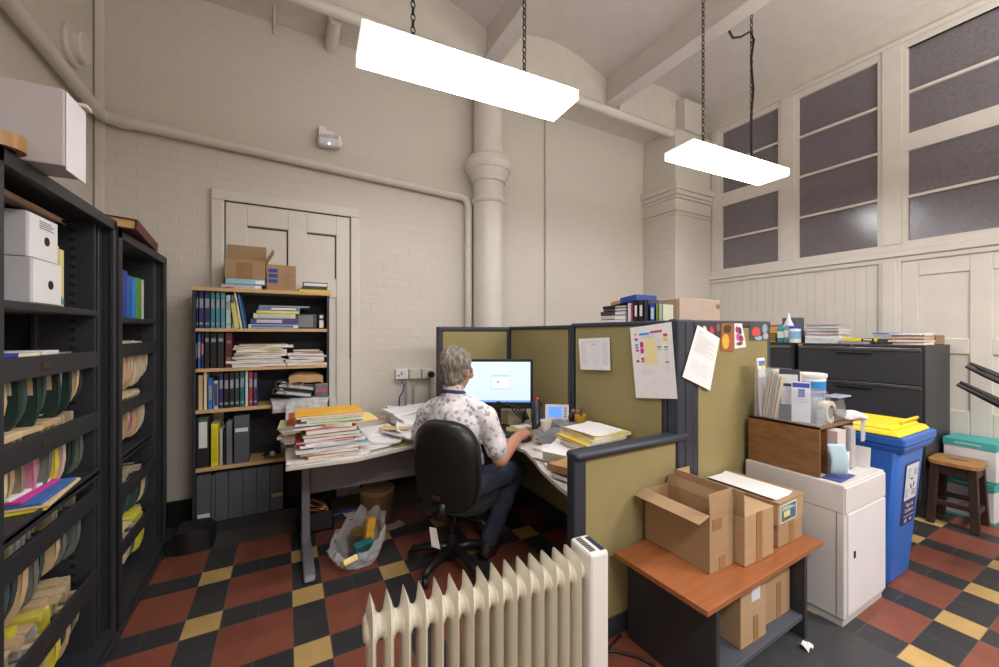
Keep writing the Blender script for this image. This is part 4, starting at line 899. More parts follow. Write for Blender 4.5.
# main folder pile
Y_='yellow orange'
lay=[(.010,(230,228,226),'white','paper bundle',(-.055,.02)),(.012,(236,234,232),'white','paper bundle',(-.045,.05)),(.020,(198,160,110),'tan','card folder',(.05,-.01)),(.020,(206,140,76),'orange tan','card folder',(.02,.0)),(.02,(222,220,224),'grey white','paper bundle',(.0,.05)),(.012,(70,170,180),'teal','card folder',(.08,.06)),(.012,(228,226,226),'white','paper bundle',(.0,.0)),(.014,(226,224,228),'white','paper bundle',(.02,.0)),(.012,(200,60,70),'red','card folder',(.0,-.02)),(.018,(226,222,214),'creased','paper bundle',(.04,.0)),(.022,(116,150,84),'olive green','card folder',(.02,-.01)),(.030,(206,104,58),'deep orange','card folder',(.02,-.02)),(.016,(226,226,230),'white','paper bundle',(.0,-.05)),(.012,(232,206,120),'light yellow','card folder',(.12,.08)),(.012,(228,226,220),'white','paper bundle',(.0,.0)),(.018,(140,206,90),'bright green','card folder',(.03,.02)),(.012,(230,228,222),'white','paper bundle',(.0,.0)),(.018,(228,172,60),'yellow orange','card folder',(.0,.03))]
pile(.065,.44,2.665,2.95,ZD,lay,'of the tall desk end pile',5,'tall folder pile on the desk end',.004,.018,rot=.06)
lay=[(.03,(96,96,92),'grey speckled','box file'),(.015,(230,228,224),'white','paper bundle'),(.016,(214,190,140),'buff','card folder'),(.02,(228,226,222),'white','paper bundle'),(.014,(190,90,50),'rusty orange','card folder'),(.022,(222,214,196),'cream','paper bundle'),(.014,(226,222,212),'white','paper bundle',(-.03,.0)),(.014,(206,196,150),'cream','card folder',(-.02,.02))]
z=pile(-.02,.26,3.08,3.36,ZD,lay,'of the pile behind it',9,'lower pile behind the tall pile',.004,.02)
slab('orange_folder',.02,.27,3.12,3.34,z,z+.055,(176,82,44),'rust orange box folder topmost behind the tall folder pile','folder')
lay=[(.02,(226,226,228),'white','paper bundle',(0,0)),(.012,(216,196,140),'buff','card folder'),(.02,(228,226,226),'white','paper bundle',(.04,.02))]
# strewn papers along the left wing
def sheet(x,y,z,w,d,rz,label,col=(232,230,230),th=.004,amp=.006,cat='paper',name='paper_sheet',curl=.01,patches=()):
    mb=MB().at((x,y,0),rz=rz); wad(mb,-w/2,w/2,-d/2,d/2,z+.0005,z+th,x*7+y*3,amp,.004,8,6,curl)
    o=obj(name,mb,M(col,.8,var=.03),smooth=40)
    return tag(o,label,cat,None)
sheet(.52,2.86,ZD+.012,.30,.24,.3,'white papers beside the tall folder pile at the desk front',th=.014)
sheet(.66,2.92,ZD+.03,.26,.30,-.5,'white papers overlapping beside the tall folder pile',th=.012)
sheet(.78,2.90,ZD+.045,.24,.28,.4,'curled white paper near the front edge beside the chair',th=.01,curl=.03)
sheet(.86,3.02,ZD+.06,.22,.30,-.25,'white printed sheet near the chair back on the left wing',th=.008,curl=.02)
sheet(.58,3.12,ZD+.02,.34,.28,.1,'white sheets in the middle of the left desk wing',th=.03)
sheet(.98,3.30,ZD+.02,.34,.26,.2,'stack of white papers by the wall end of the left wing',th=.07,amp=.012)
sheet(1.0,3.61,ZD+.012,.36,.30,-.1,'stack of white papers at the back of the left wing below the sockets',th=.09,amp=.012)
sheet(.90,3.44,ZD+.105,.3,.2,.35,'crumpled white papers topmost at the back of the left wing',th=.02,amp=.02)
sheet(1.06,3.28,ZD+.1,.12,.10,.2,'lime green note on the white papers beside the person',(160,196,40),.006)
sheet(.74,3.0,ZD+.072,.24,.10,-.7,'tan envelope among the white papers on the left wing',(206,176,132),.006,cat='envelope',name='envelope')
sheet(.72,2.80,ZD+.001,.07,.04,.3,'small yellow note at the front edge of the left wing',(220,190,40),.004)
slab('wooden_board',.38,.80,3.66,3.86,ZD,ZD+.02,(206,168,126),'light wooden board at the back of the left desk wing','board')
# ------------------------------------------------------------------ computer
u_=(1.5492)
t=thing('computer_monitor',(1.53,2.86,ZD),'black wide computer monitor showing a pale blue desktop','monitor')
mc=Vector((1.535,2.865,1.135)); vw=Vector((-.50,-.86,0)); rz=math.atan2(vw.y,vw.x)+PI/2   # screen faces local -y
def b(dz=0): return MB().at(tuple(mc),rz=rz)
hw,hh=.30,.198
obj('monitor_case',b().box(-hw,hw,-.012,.03,-hh-.012,hh),m_black,t,bevel=.006)
sx0,sx1,sz0,sz1=-hw+.022,hw-.022,-hh+.042,hh-.022
mscr=M((196,214,234),.5,var=0,emit=.72)
o=obj('screen',b().box(sx0,sx1,-.0145,-.012,sz0,sz1),mscr,t)
obj('task_bar',b().box(sx0,sx1,-.0155,-.0144,sz0,sz0+.016),M((110,160,222),.4,var=0,emit=.6),o)
obj('window_frame_image',b().box(-.045,.115,-.0155,-.0144,-.05,.07),M((176,200,222),.4,var=0,emit=.55),o)
obj('window_body_image',b().box(-.038,.108,-.0160,-.0150,-.042,.052),M((214,226,240),.4,var=0,emit=.68),o)
obj('pointer_image',b().box(.004,.018,-.0166,-.0158,.005,.018),M((40,44,60),.4,var=0),o)
obj('stand_neck',b().box(-.035,.035,.02,.05,-.38,-.1),m_black,t,bevel=.006)
obj('stand_base',b().box(-.12,.12,-.08,.12,-.384,-.366),m_black,t,bevel=.01)
t=thing('keyboard',(1.47,2.66,ZD),'black keyboard in front of the monitor beside the hand','keyboard')
rk=rz
kc=(1.475,2.655,ZD+.001)
obj('keyboard_base',MB().at(kc,rz=rk).box(-.22,.2,-.07,.07,0,.018),m_black,t,bevel=.004)
mb=MB().at(kc,rz=rk)
for i in range(13):
    for j in range(5): mb.box(-.21+.031*i,-.185+.031*i,-.062+.025*j,-.042+.025*j,.018,.024)
obj('keys',mb,M((52,52,56),.5),t)
t=thing('computer_mouse',(1.545,2.44,ZD),'dark computer mouse under the right hand','mouse')
obj('mouse_shell',MB().at((1.552,2.447,ZD+.001),rz=.42).ell((0,0,.012),(.055,.03,.022)),m_dark,t,smooth=True)
# phone
t=thing('desk_phone',(1.74,2.63,ZD),'grey desk phone with a bright blue screen and black handset','phone')
pcx,pcy=(1.8446,2.4665); 
prz=rz-.12
def b(): return MB().at((pcx,pcy,ZD+.05),rz=prz)
obj('phone_base',b().prism([(-.10,0),(.10,0),(.10,.10),(-.10,.03)],-.12,.11,'x'),M((90,92,98),.4),t,bevel=.006)
o=obj('screen_housing',MB().at((pcx,pcy,ZD+.12),rz=prz,rx=-.35).box(-.085,.10,.0,.02,-.01,.125),M((206,206,202),.4),t,bevel=.005)
obj('phone_screen',MB().at((pcx,pcy,ZD+.12),rz=prz,rx=-.35).box(-.058,.045,-.002,.0,.025,.105),M((70,120,230),.3,var=.3,scale=60,emit=1.2),o)
mb=MB().at((pcx,pcy,ZD+.12),rz=prz,rx=-.35)
for k in range(4): mb.cyl((.072,-.004,.032+.021*k),.008,.004,10,axis='y')
obj('phone_buttons',mb,M((120,120,124),.4),o)
obj('handset',MB().at((pcx,pcy,ZD+.04),rz=prz).tube([(-.145,-.06,.02),(-.15,-.04,.10),(-.15,.0,.17),(-.148,.03,.20)],.03,10,0,[.042,.036,.036,.042]),M((44,46,52),.35),t,smooth=40)
obj('message_light',MB().at((pcx,pcy,ZD+.04),rz=prz).ell((-.146,.02,.243),(.012,.012,.01)),M((200,50,60),.3,emit=.5),t,smooth=True)
cx,cy=(1.6750,2.3420); slab('note_block',cx-.07,cx+.07,cy-.06,cy+.06,ZD+.001,ZD+.049,(222,218,206),'white note block under the cream cup beside the desk phone','paper')
t=thing('paper_cup',(cx,cy,ZD),'cream disposable cup beside the desk phone','cup')
obj('cup_wall',MB().lathe([(.038,0),(.052,.11),(.055,.11),(.055,.114),(.049,.114),(.036,.004)],24,(cx,cy,ZD+.05)),M((226,222,206),.5),t,smooth=40)
# crumpled plastic bag on the desk
cx,cy=(1.7309,2.2669)
cx+=.03
mb=MB().ell((cx,cy,.815),(.19,.095,.095),48,30,0,Matrix.Rotation(-.5,3,'Z')); 
mb.v=[(x+nz(x*16,y*16,z*16)*.05+nz(x*40,y*40,z*40)*.02,y+nz(y*16,z*16,x*16)*.04,max(ZD+.002,z+nz(z*14,x*14,y*14)*.06+nz(z*38,x*38,y*38)*.02)) for x,y,z in mb.v]
tag(obj('crumpled_bag',mb,M((128,128,133),.3,var=.12,scale=20,bump=.5,bscale=40)),'crumpled grey plastic bag on the desk beside the cup','bag')
mb=MB(); mb.ell((cx+.06,cy-.10,ZD+.02),(.02,.02,.018)); tag(obj('small_ball',mb,M((60,66,90),.25),smooth=True),'small dark blue ball in front of the crumpled bag','ball')
# papers between keyboard and phone
x,y=(1.6839,2.7228); sheet(x,y,ZD+.002,.22,.12,.3,'yellow and white notes between keyboard and monitor stand',(226,216,140),.03)
sheet(x-.02,y-.02,ZD+.034,.14,.10,.1,'white note block on the yellow notes by the keyboard',th=.012)
x,y=(1.7874,2.9065); 
mb=MB(); wad(mb,1.67,1.90,2.90,3.14,ZD+.001,ZD+.12,4,.03,.02); tag(obj('cream_bag',mb,M((214,204,176),.7,var=.1),smooth=50),'lumpy cream cloth bag behind the cables under the monitor','bag')
mb=MB()
for k in range(5):
    a=R.uniform(0,3); mb.tube([(1.60+.04*k*math.cos(a),2.82,.99),(1.64+.02*k,2.74,.90+.01*k),(1.70+.015*k,2.72,.84),(1.74+.01*k,2.78,.88-.01*k),(1.78,2.84,.79)],.006,6)
tag(obj('monitor_cables',mb,m_black,smooth=True),'loose black cables hanging beside the monitor stand','cables')
tag(obj('blue_cable',MB().tube([(1.74,2.80,.80),(1.745,2.76,.87),(1.74,2.74,.92),(1.73,2.76,.95)],.007,6),M((50,80,200),.4),smooth=True),'short blue cable beside the desk phone','cable')
# pen cup / ornament
cx,cy=(1.9549),2.28
cx,cy=1.885,2.245
t=thing('ornament_cup',(cx,cy,ZD),'amber pot of small trinkets against the partition behind the bag','pot')
obj('stand_block',MB().box(cx-.05,cx+.05,cy-.06,cy+.09,ZD+.001,ZD+.135),M((120,100,80),.7,var=.1),t,bevel=.004)
obj('pot',MB().lathe([(.035,0),(.045,.03),(.045,.07),(.038,.075)],20,(cx,cy-.02,ZD+.137)),M((190,150,50),.25),t,smooth=40)
mb=MB()
for k in range(9): mb.ell((cx+R.uniform(-.03,.03),cy-.02+R.uniform(-.035,.06),ZD+.20+R.uniform(0,.035)),(.017,.017,.017),10,7,k%3)
obj('trinkets',mb,[M((206,196,186),.4),M((96,70,56),.5),M((140,110,90),.4)],t,smooth=True)
obj('dark_trinket',MB().ell((cx-.01,cy+.07,ZD+.17),(.025,.025,.035)),M((62,46,40),.4),t,smooth=True)
# folder stack on the right wing
lay=[(.05,(222,214,200),'off white','paper bundle'),(.044,(206,170,110),'tan','card folder'),(.02,(226,226,224),'white','paper bundle'),(.016,(222,186,70),'amber','card folder',(-.02,-.03)),(.018,(226,224,222),'white','paper bundle'),(.02,(232,206,60),'bright yellow','card folder',(.0,.02))]
z=pile(1.61,1.91,1.80,2.12,ZD,lay,'of the right wing stack',31,'folder stack on the right desk wing',.003,.015,rot=.04)
sheet(1.745,1.965,z+.001,.26,.30,.06,'white sheet on the bright yellow folder on the right wing',th=.004,amp=.003)
x,y=(1.6870,2.0473); sheet(1.56,1.98,ZD+.055,.34,.26,.55,'large curved white sheet in front of the crumpled bag',th=.006,curl=.02)
sheet(1.60,1.99,ZD+.001,.30,.24,.5,'thick paper wad under the large curved sheet',(222,220,216),.05)
sheet(1.40,1.72,ZD+.03,.20,.20,.25,'brown cardboard tray near the low partition on the desk',(170,130,86),.04,name='card_tray',cat='tray')
sheet(1.47,2.04,ZD+.002,.16,.18,.5,'small white note near the desk edge by the elbow',th=.006)
sheet(1.42,1.86,ZD+.002,.16,.14,-.3,'white envelope near the curved desk edge',th=.008,cat='envelope',name='envelope')
sheet(1.46,1.92,ZD+.012,.18,.10,.8,'yellowish slip of paper near the curved desk edge',(226,214,150),.006)
sheet(1.38,1.68,ZD+.002,.16,.16,.2,'white note pad at the desk edge by the low partition',(226,226,228),.02)
sheet(1.56,2.22,ZD+.002,.14,.10,.3,'folded white paper in front of the hand',th=.012)
# ------------------------------------------------------------------ office chair
F_=Vector((.80,.60,0)); RT=Vector((.60,-.80,0)); BR_=Matrix((( RT.x,F_.x,0),(RT.y,F_.y,0),(0,0,1)))
crz=math.atan2(RT.y,RT.x)
t=thing('office_chair',(.98,2.46,0),'black office swivel chair with a tall backrest under the seated person','chair')
def super_loop(a,b,n,e=3.2): 
    out=[]
    for k in range(n):
        th=2*PI*k/n; c,s=math.cos(th),math.sin(th)
        out.append((a*math.copysign(abs(c)**(2/e),c),b*math.copysign(abs(s)**(2/e),s)))
    return out
def shell(mb,layers,a,b,plane,n=36,e=3.2,curve=0):
    vs=[];fs=[]
    for (d,sc) in layers:
        for (p,q_) in super_loop(a*sc,b*sc,n,e):
            dd=d+curve*(p/a)**2
            vs.append((p,dd,q_) if plane=='y' else (p,q_,d))
    for j in range(len(layers)-1):
        for i in range(n): fs.append((j*n+i,j*n+(i+1)%n,(j+1)*n+(i+1)%n,(j+1)*n+i))
    fs.append(tuple(range(n-1,-1,-1))); fs.append(tuple((len(layers)-1)*n+i for i in range(n)))
    return mb.add(vs,fs)
m_ch=M((28,28,31),.95,var=.08,scale=30,bump=.1,bscale=200); m_pl=M((24,24,26),.4,var=.05)
bc=(.855,2.30,.715)
obj('backrest',shell(MB().at(bc,rz=crz,rx=.08),[(.0,.90),(.02,1.0),(.045,1.0),(.065,.95),(.07,.85)],.235,.29,'y',44,2.9,.03),m_ch,t,smooth=50)
obj('backrest_shell',shell(MB().at(bc,rz=crz,rx=.08),[(-.035,.80),(-.03,.90),(-.012,.985),(.012,1.0)],.232,.287,'y',44,2.9,.03),m_pl,t,smooth=50)
obj('badge',MB().at(bc,rz=crz,rx=.08).box(-.07,-.01,-.040,-.030,-.20,-.17),M((66,40,38),.4),t,bevel=.008)
obj('seat',shell(MB().at((1.035,2.455,.415),rz=crz),[(.0,.88),(.015,.98),(.05,1.0),(.065,.95),(.07,.85)],.25,.24,'z',40,3),m_ch,t,smooth=50)
obj('back_bar',MB().tube([tuple(Vector((.862,2.305,.50))-F_*.02),tuple(Vector((.868,2.31,.42))-F_*.02),tuple(Vector((.90,2.335,.37))),tuple(Vector((.98,2.42,.37)))],.028,10),m_pl,t,smooth=True)
obj('mechanism',MB().at((.98,2.44,.34),rz=crz).box(-.09,.09,-.12,.10,0,.06),m_pl,t,bevel=.01)
obj('lever',MB().tube([(1.0,2.42,.35),(1.12,2.28,.33),(1.14,2.25,.30)],.01,8),m_pl,t,smooth=True)
obj('gas_lift',MB().lathe([(.035,.07),(.035,.22),(.022,.22),(.022,.36)],16,(.98,2.46,0)),m_pl,t,smooth=40)
for k in range(5):
    a=math.radians(139+72*k); d=Vector((math.cos(a),math.sin(a),0)); h=Vector((.98,2.46,0)); e_=h+d*.285
    bs=obj('base_arm',MB().tube([tuple(h+Vector((0,0,.11))),tuple(h+d*.12+Vector((0,0,.115))),tuple(h+d*.24+Vector((0,0,.085))),tuple(e_+Vector((0,0,.075)))],.02,8,0,[.034,.030,.024,.02]),m_pl,t,smooth=True)
    p=d.cross(Vector((0,0,1))); cb=MB().at(tuple(e_+Vector((0,0,.031))),rz=a+.6)
    cb.cyl((0,.006,0),.03,.02,14,axis='y').cyl((0,-.026,0),.03,.02,14,axis='y'); cb.tube([(0,0,.0),(0,0,.05)],.009,8)
    obj('caster',cb,m_pl,bs,smooth=40)
obj('hanging_tag',MB().quad([(.735,2.20,.42),(.765,2.17,.42),(.785,2.155,.30),(.745,2.19,.31)]),m_paper,t,solid=.002)
# ------------------------------------------------------------------ the person
def remesh(name,mb,mat,parent,vox,it=4,fac=.5,noise_amp=0,nsc=20):
    me=bpy.data.meshes.new('tmp'); me.from_pydata(mb.v,[],mb.f)
    o=bpy.data.objects.new('tmp',me); COL.objects.link(o)
    md=o.modifiers.new('r','REMESH'); md.mode='VOXEL'; md.voxel_size=vox; md.adaptivity=0
    sm=o.modifiers.new('s','SMOOTH'); sm.iterations=it; sm.factor=fac
    dg=bpy.context.evaluated_depsgraph_get(); dg.update()
    m2=bpy.data.meshes.new_from_object(o.evaluated_get(dg))
    vs=[v.co.copy() for v in m2.vertices]
    if noise_amp:
        ns=[v.normal.copy() for v in m2.vertices]
        vs=[p+n_*noise_amp(p) for p,n_ in zip(vs,ns)]
    fs=[tuple(p.vertices) for p in m2.polygons]
    bpy.data.objects.remove(o); bpy.data.meshes.remove(me); bpy.data.meshes.remove(m2)
    out=MB(); out.v=[tuple(p) for p in vs]; out.f=fs; out.m=[0]*len(fs)
    return obj(name,out,mat,parent,smooth=True)
P=thing('person',(1.0,2.44,0),'grey haired person in a pale patterned shirt seated at the desk, back turned','person')
def E3(mb,c,r,k=1.0): return mb.ell(c,(r[0]*k,r[1]*k,r[2]*k),20,14,0,BR_)
def pt(c,rx=0,fy=0,dz=0):
    k=1.12 if c is HC else 1.0
    return tuple(Vector(c)+(RT*rx+F_*fy+Vector((0,0,dz)))*k)
HC=(1.005,2.45,1.30); NB=(.985,2.425,1.125)
sR=(1.135,2.255,1.01); sL=(.855,2.62,.99); eR=(1.225,2.235,.735); wR=(1.455,2.40,.805); eL=(.83,2.70,.80); wL=(1.10,2.88,.80)
hR=(1.06,2.34,.555); hL=(.93,2.50,.555); kR=(1.50,2.50,.535); kL=(1.32,2.78,.54); aR=(1.225,2.415,.11); aL=(1.36,2.74,.10)
def head(mb):
    E3(mb,pt(HC,0,-.008,.035),(.080,.098,.095),1.12); E3(mb,pt(HC,0,.02,-.035),(.068,.080,.085),1.12); mb.cap(pt(HC,0,.055,-.095),pt(HC,0,.03,-.10),.036,.045)
    mb.cap(pt(HC,0,.098,.02),pt(HC,0,.118,-.03),.011,.017); mb.cap(pt(HC,-.014,.105,-.033),pt(HC,.014,.105,-.033),.010,.010)
    mb.cap(pt(HC,-.045,.082,.035),pt(HC,.045,.082,.035),.014,.014)
    mb.cap(pt(HC,-.02,.098,-.068),pt(HC,.02,.098,-.068),.008,.008); mb.cap(pt(HC,-.018,.096,-.082),pt(HC,.018,.096,-.082),.009,.009)
    for s in (-1,1):
        E3(mb,pt(HC,s*.084,-.008,-.012),(.010,.020,.034),1.12); E3(mb,pt(HC,s*.06,.06,-.03),(.025,.025,.025),1.12)
    mb.cap(pt(HC,0,-.03,-.06),pt(NB,0,-.01,-.02),.058,.068)
skin=(192,138,112)
mb=MB(); head(mb)
def torso(mb,k=1.0):
    E3(mb,pt((.985,2.415,.95),0,-.01),(.182*k,.125*k,.175*k)); E3(mb,pt((.985,2.42,.76),0,.015),(.165*k,.13*k,.17*k)); E3(mb,pt((.99,2.425,.60),0,.0),(.175*k,.125*k,.11*k))
    mb.cap(sL,sR,.062*k,.062*k); mb.cap(pt(NB,-.07,-.02,-.06),pt(NB,.07,-.02,-.06),.07*k,.07*k)
    mb.cap(pt(NB,-.03,-.015,-.015),sL,.060*k,.064*k); mb.cap(pt(NB,.03,-.015,-.015),sR,.060*k,.064*k)
torso(mb,.95)
mb.cap(sR,eR,.052,.043); mb.cap(eR,wR,.056,.038); mb.cap(sL,eL,.052,.043); mb.cap(eL,wL,.045,.030)
mb.cap(hR,kR,.085,.058); mb.cap(kR,aR,.056,.038); mb.cap(hL,kL,.085,.058); mb.cap(kL,aL,.056,.038)
mb.cap(aR,pt(aR,.0,.10,-.06),.034,.026); mb.cap(aL,pt(aL,.0,.10,-.05),.034,.026)
def hand(mb,w,d,side,dz,K=1.0):
    d=Vector(d).normalized(); lf=Vector((-d.y,d.x,0))*side; w=Vector(w); up=Vector((0,0,1))
    c=w+d*.055+up*.004
    S=lambda v:v*K
    for k,o in enumerate((.028,.010,-.010,-.028)):
        o=o*K; kn=w+d*(.098-.006*abs(k-1))*K+lf*o+up*.010*K; mb.cap(w+d*.012+lf*o*.55,kn,.018*K,.014*K)
        L=(.040,.046,.043,.033)[k]*K; p=kn+d*L*.80+up*-.012*K+lf*o*.06; q=p+d*L*.30+up*(-L*.60); r_=q-d*L*.12+up*(-L*.40)
        mb.cap(kn,p,.0118*K,.0108*K); mb.cap(p,q,.0104*K,.0096*K); mb.cap(q,r_,.0095*K,.0084*K)
    b0=w+(d*.03+lf*.024)*K; b1=b0+(d*.032+lf*.026-up*.006)*K; b2=b1+(d*.034+lf*.002-up*.010)*K
    mb.cap(b0,b1,.016*K,.0125*K); mb.cap(b1,b2,.012*K,.009*K)
hand(mb,wR,(.86,.42,0),1,0,1.2); mb.cap(wR,tuple(Vector(wR)+Vector((.085,.042,.006))),.034,.040); hand(mb,wL,(.9,.3,0),-1,0)
body=remesh('body',mb,M(skin,.55,var=.07,scale=14),P,.0052,5)
# eyes
for s in (-1,1): obj('eye',MB().ell(pt(HC,s*.03,.086,.012),(.012,.012,.012)),M((236,232,226),.2,var=0),P,smooth=True)
# shirt
mb=MB(); torso(mb,1.09)
E3(mb,pt((.985,2.42,.72),0,.01),(.195,.15,.15))
def lerp(a,b,t): return tuple(Vector(a).lerp(Vector(b),t))
mb.cap(sR,lerp(sR,eR,.74),.070,.074); mb.cap(sL,lerp(sL,eL,.80),.068,.074)
mb.cap(pt(NB,0,-.02,-.01),pt(NB,0,-.015,.028),.078,.074)
shirt=remesh('shirt',mb,shirt_mat(),P,.0085,6,.5,lambda p:.010*nz(p.x*9,p.y*9,p.z*9)+.006*nz(p.x*22,p.y*22,p.z*14))
mb=MB()
lp=[]
for k in range(25):
    a=2*PI*k/24; lp.append(pt(NB,.072*math.cos(a),-.012+.070*math.sin(a),.036+(-.035*max(0,math.sin(a)))+.012*max(0,-math.sin(a))))
mb.tube(lp,.012,8); obj('lanyard',mb,M((46,58,104),.7),P,smooth=True,label='dark blue lanyard round the neck')
# trousers and shoes
mb=MB(); E3(mb,pt((.99,2.425,.585),0,-.005),(.185,.135,.115)); 
mb.cap(hR,kR,.098,.078); mb.cap(kR,lerp(kR,aR,.95),.076,.060); mb.cap(hL,kL,.098,.076); mb.cap(kL,lerp(kL,aL,.95),.074,.058)
remesh('trousers',mb,M((50,56,74),.95,var=.25,scale=9,bump=.2,bscale=120),P,.010,5,.5,lambda p:.008*nz(p.x*14,p.y*14,p.z*14))
obj('belt',MB().grid(lambda u,v:pt((.99,2.425,.665+.035*v),.19*math.cos(2*PI*u),.148*math.sin(2*PI*u)),36,1),m_black,P,smooth=True,solid=.006)
for a in (aR,aL):
    mb=MB(); t0=pt(a,0,-.03,-.06); mb.cap(t0,pt(a,0,.09,-.065),.042,.046); mb.cap(pt(a,0,.09,-.066),pt(a,.0,.18,-.075),.046,.034); mb.cap(a,t0,.046,.044)
    mb.v=[(x,y,max(z,.004)) for x,y,z in mb.v]
    remesh('shoe',mb,M((40,36,36),.4,var=.1),P,.007,4)
# hair
mb=MB(); E3(mb,pt(HC,0,-.022,.045),(.094,.102,.100),1.12); E3(mb,pt(HC,0,-.045,-.02),(.080,.066,.075),1.12); mb.cap(pt(HC,-.03,-.075,-.055),pt(HC,.03,-.075,-.055),.032,.032)
for s in (-1,1): mb.cap(pt(HC,s*.078,-.02,.03),pt(HC,s*.076,.03,-.0),.022,.018); mb.cap(pt(HC,s*.07,-.04,.0),pt(HC,s*.062,-.06,-.05),.028,.024)
E3(mb,pt(HC,-.02,.05,.105),(.06,.04,.03),1.12)
rr=random.Random(3)
def hn(p):
    q=p-Vector(HC); a=math.atan2(q.dot(RT),-q.dot(F_)); s=q.z*8
    
    w=nz(p.x*11,p.y*11,p.z*11)*2.2
    return .013*nz(a*2.6+w,s*1.1,2)+.009*nz(a*7+w*2,s*2.2+w,5)+.005*nz(a*18+w*3,s*3,9)
m_hair=M((128,120,111),.8,var=.5,scale=7,stretch=(6,6,2.6),bump=.8,bscale=20)
remesh('hair',mb,m_hair,P,.0055,3,.5,hn)
# ------------------------------------------------------------------ things on the floor left
cx,cy=.675,3.385
t=thing('fibre_drum',(cx,cy,0),'brown round fibreboard drum under the desk','drum')
obj('drum_wall',MB().lathe([(.132,.001),(.136,.01),(.136,.23),(.133,.235)],36,(cx,cy,0)),M((112,84,54),.7,var=.08),t,smooth=40)
obj('drum_lid',MB().lathe([(.139,.225),(.14,.25),(.132,.256),(.122,.248),(0.0,.25)],36,(cx,cy,0)),M((142,108,72),.7,var=.1),t,smooth=40)
# carrier bag with groceries
bcx,bcy=.43,2.79
t=thing('carrier_bag',(bcx,bcy,0),'white translucent carrier bag of groceries slumped open on the tiles','bag')
def bagf(u,v):
    a=2*PI*u; ca,sa=math.cos(a),math.sin(a); hi=.09+.20*(.5+.5*math.cos(a-.9))**1.3
    k=.72+.55*math.sin(min(v,1)*PI*.62)-.15*v; 
    if v>.9: k*=1.0
    r=k*(1+.16*nz(ca*2,sa*2,v*2)+.10*nz(ca*6,sa*6,v*5)+.05*v*math.sin(a*11+3*nz(ca*2,sa*2,v)))
    x=bcx+.155*r*ca+.03*v*math.cos(.9); y=bcy+.125*r*sa+.05*v; z=.004+hi*v*(1+.30*nz(ca*3+5,sa*3,1))
    return (x,y,z)
m_bag=M((222,222,226),.22,var=.1,scale=14,bump=.7,bscale=22,alpha=.36)
obj('bag_film',MB().grid(bagf,72,18).prism([(bcx+.11*math.cos(k*PI/12),bcy+.09*math.sin(k*PI/12)) for k in range(24)],.003,.006),m_bag,t,smooth=True)
g='groceries in the carrier bag'
def grocery(name,mb,mat,label,cat,**k): return tag(obj(name,mb,mat,**k),label,cat,g)
tn=thing('food_tin',(.44,2.83,.12),'tin can with a gold lid lying in the carrier bag','tin',g)
obj('tin_wall',MB().at((.43,2.83,.13),rx=.3).lathe([(.044,0),(.044,.07)],24),M((120,110,70),.3,.6),tn,smooth=40); obj('tin_lid',MB().at((.43,2.83,.13),rx=.3).lathe([(.045,.07),(.046,.076),(.036,.076),(.03,.072),(0,.072)],24),M((176,150,84),.3,.8),tn,smooth=40)
grocery('teal_packet',MB().at((.45,2.77,.05),rz=.35,rx=.35).box(-.07,.06,-.025,.025,0,.11),M((24,96,104),.4,var=.15,scale=30),'teal printed packet in the middle of the carrier bag','packet',bevel=.008)
grocery('yellow_packet',MB().at((.50,2.86,.08),rz=.2,ry=.15).box(-.025,.035,-.025,.025,0,.17),M((236,176,60),.4,var=.15,scale=30),'tall yellow orange packet at the back of the carrier bag','packet',bevel=.006)
grocery('white_packet',MB().at((.35,2.72,.05),rz=.4,rx=.9).box(-.05,.05,-.02,.02,0,.07),M((236,214,150),.4,var=.3,scale=24),'white and yellow packet at the front of the carrier bag','packet',bevel=.01)
sheet(.52,3.53,.001,.16,.12,.2,'white paper lying on the floor left of the fibre drum',th=.006)
sheet(.76,3.17,.001,.16,.10,.3,'pale card scrap on the tiles in front of the fibre drum',(190,180,166),.003)
t=thing('floor_crate',(.28,3.52,0),'dark open crate of cables on the floor beside the bookcase','crate')
obj('crate_body',MB().box(.09,.335,3.36,3.68,0,.012).box(.09,.10,3.36,3.68,0,.15).box(.325,.335,3.36,3.68,0,.15).box(.09,.335,3.36,3.37,0,.15).box(.09,.335,3.67,3.68,0,.15),m_char,t)
mb=MB()
for k in range(8):
    pts=[(.21+.09*math.cos(k*1.3+q*.9),3.52+.12*math.sin(k+q*.9),.11+.05*abs(math.sin(q+k))) for q in range(8)]; mb.tube(pts,.007,5,k%3)
tag(obj('coiled_leads',mb,[M((190,80,50),.5),m_black,M((206,186,120),.5)],smooth=True),'tangled coloured leads in the dark floor crate','cables')
tag(obj('floor_cable',MB().tube([(.34,3.55,.02),(.42,3.6,.01),(.5,3.62,.01),(.62,3.60,.01)],.007,6),M((60,90,200),.4),smooth=True),'thin blue cable on the floor beside the crate','cable')
t=thing('floor_bag',(-.62,3.5,0),'black holdall on the floor between the cabinet and the bookcase','bag')
mb=MB(); wad(mb,-.72,-.47,3.46,3.68,.002,.15,3,.012,.03,10,6,curl=-.05); obj('bag_body',mb,m_black,t,smooth=60)
obj('bag_handle',MB().tube([(-.66,3.5,.11),(-.60,3.52,.16),(-.54,3.5,.11)],.01,6),m_black,t,smooth=True)
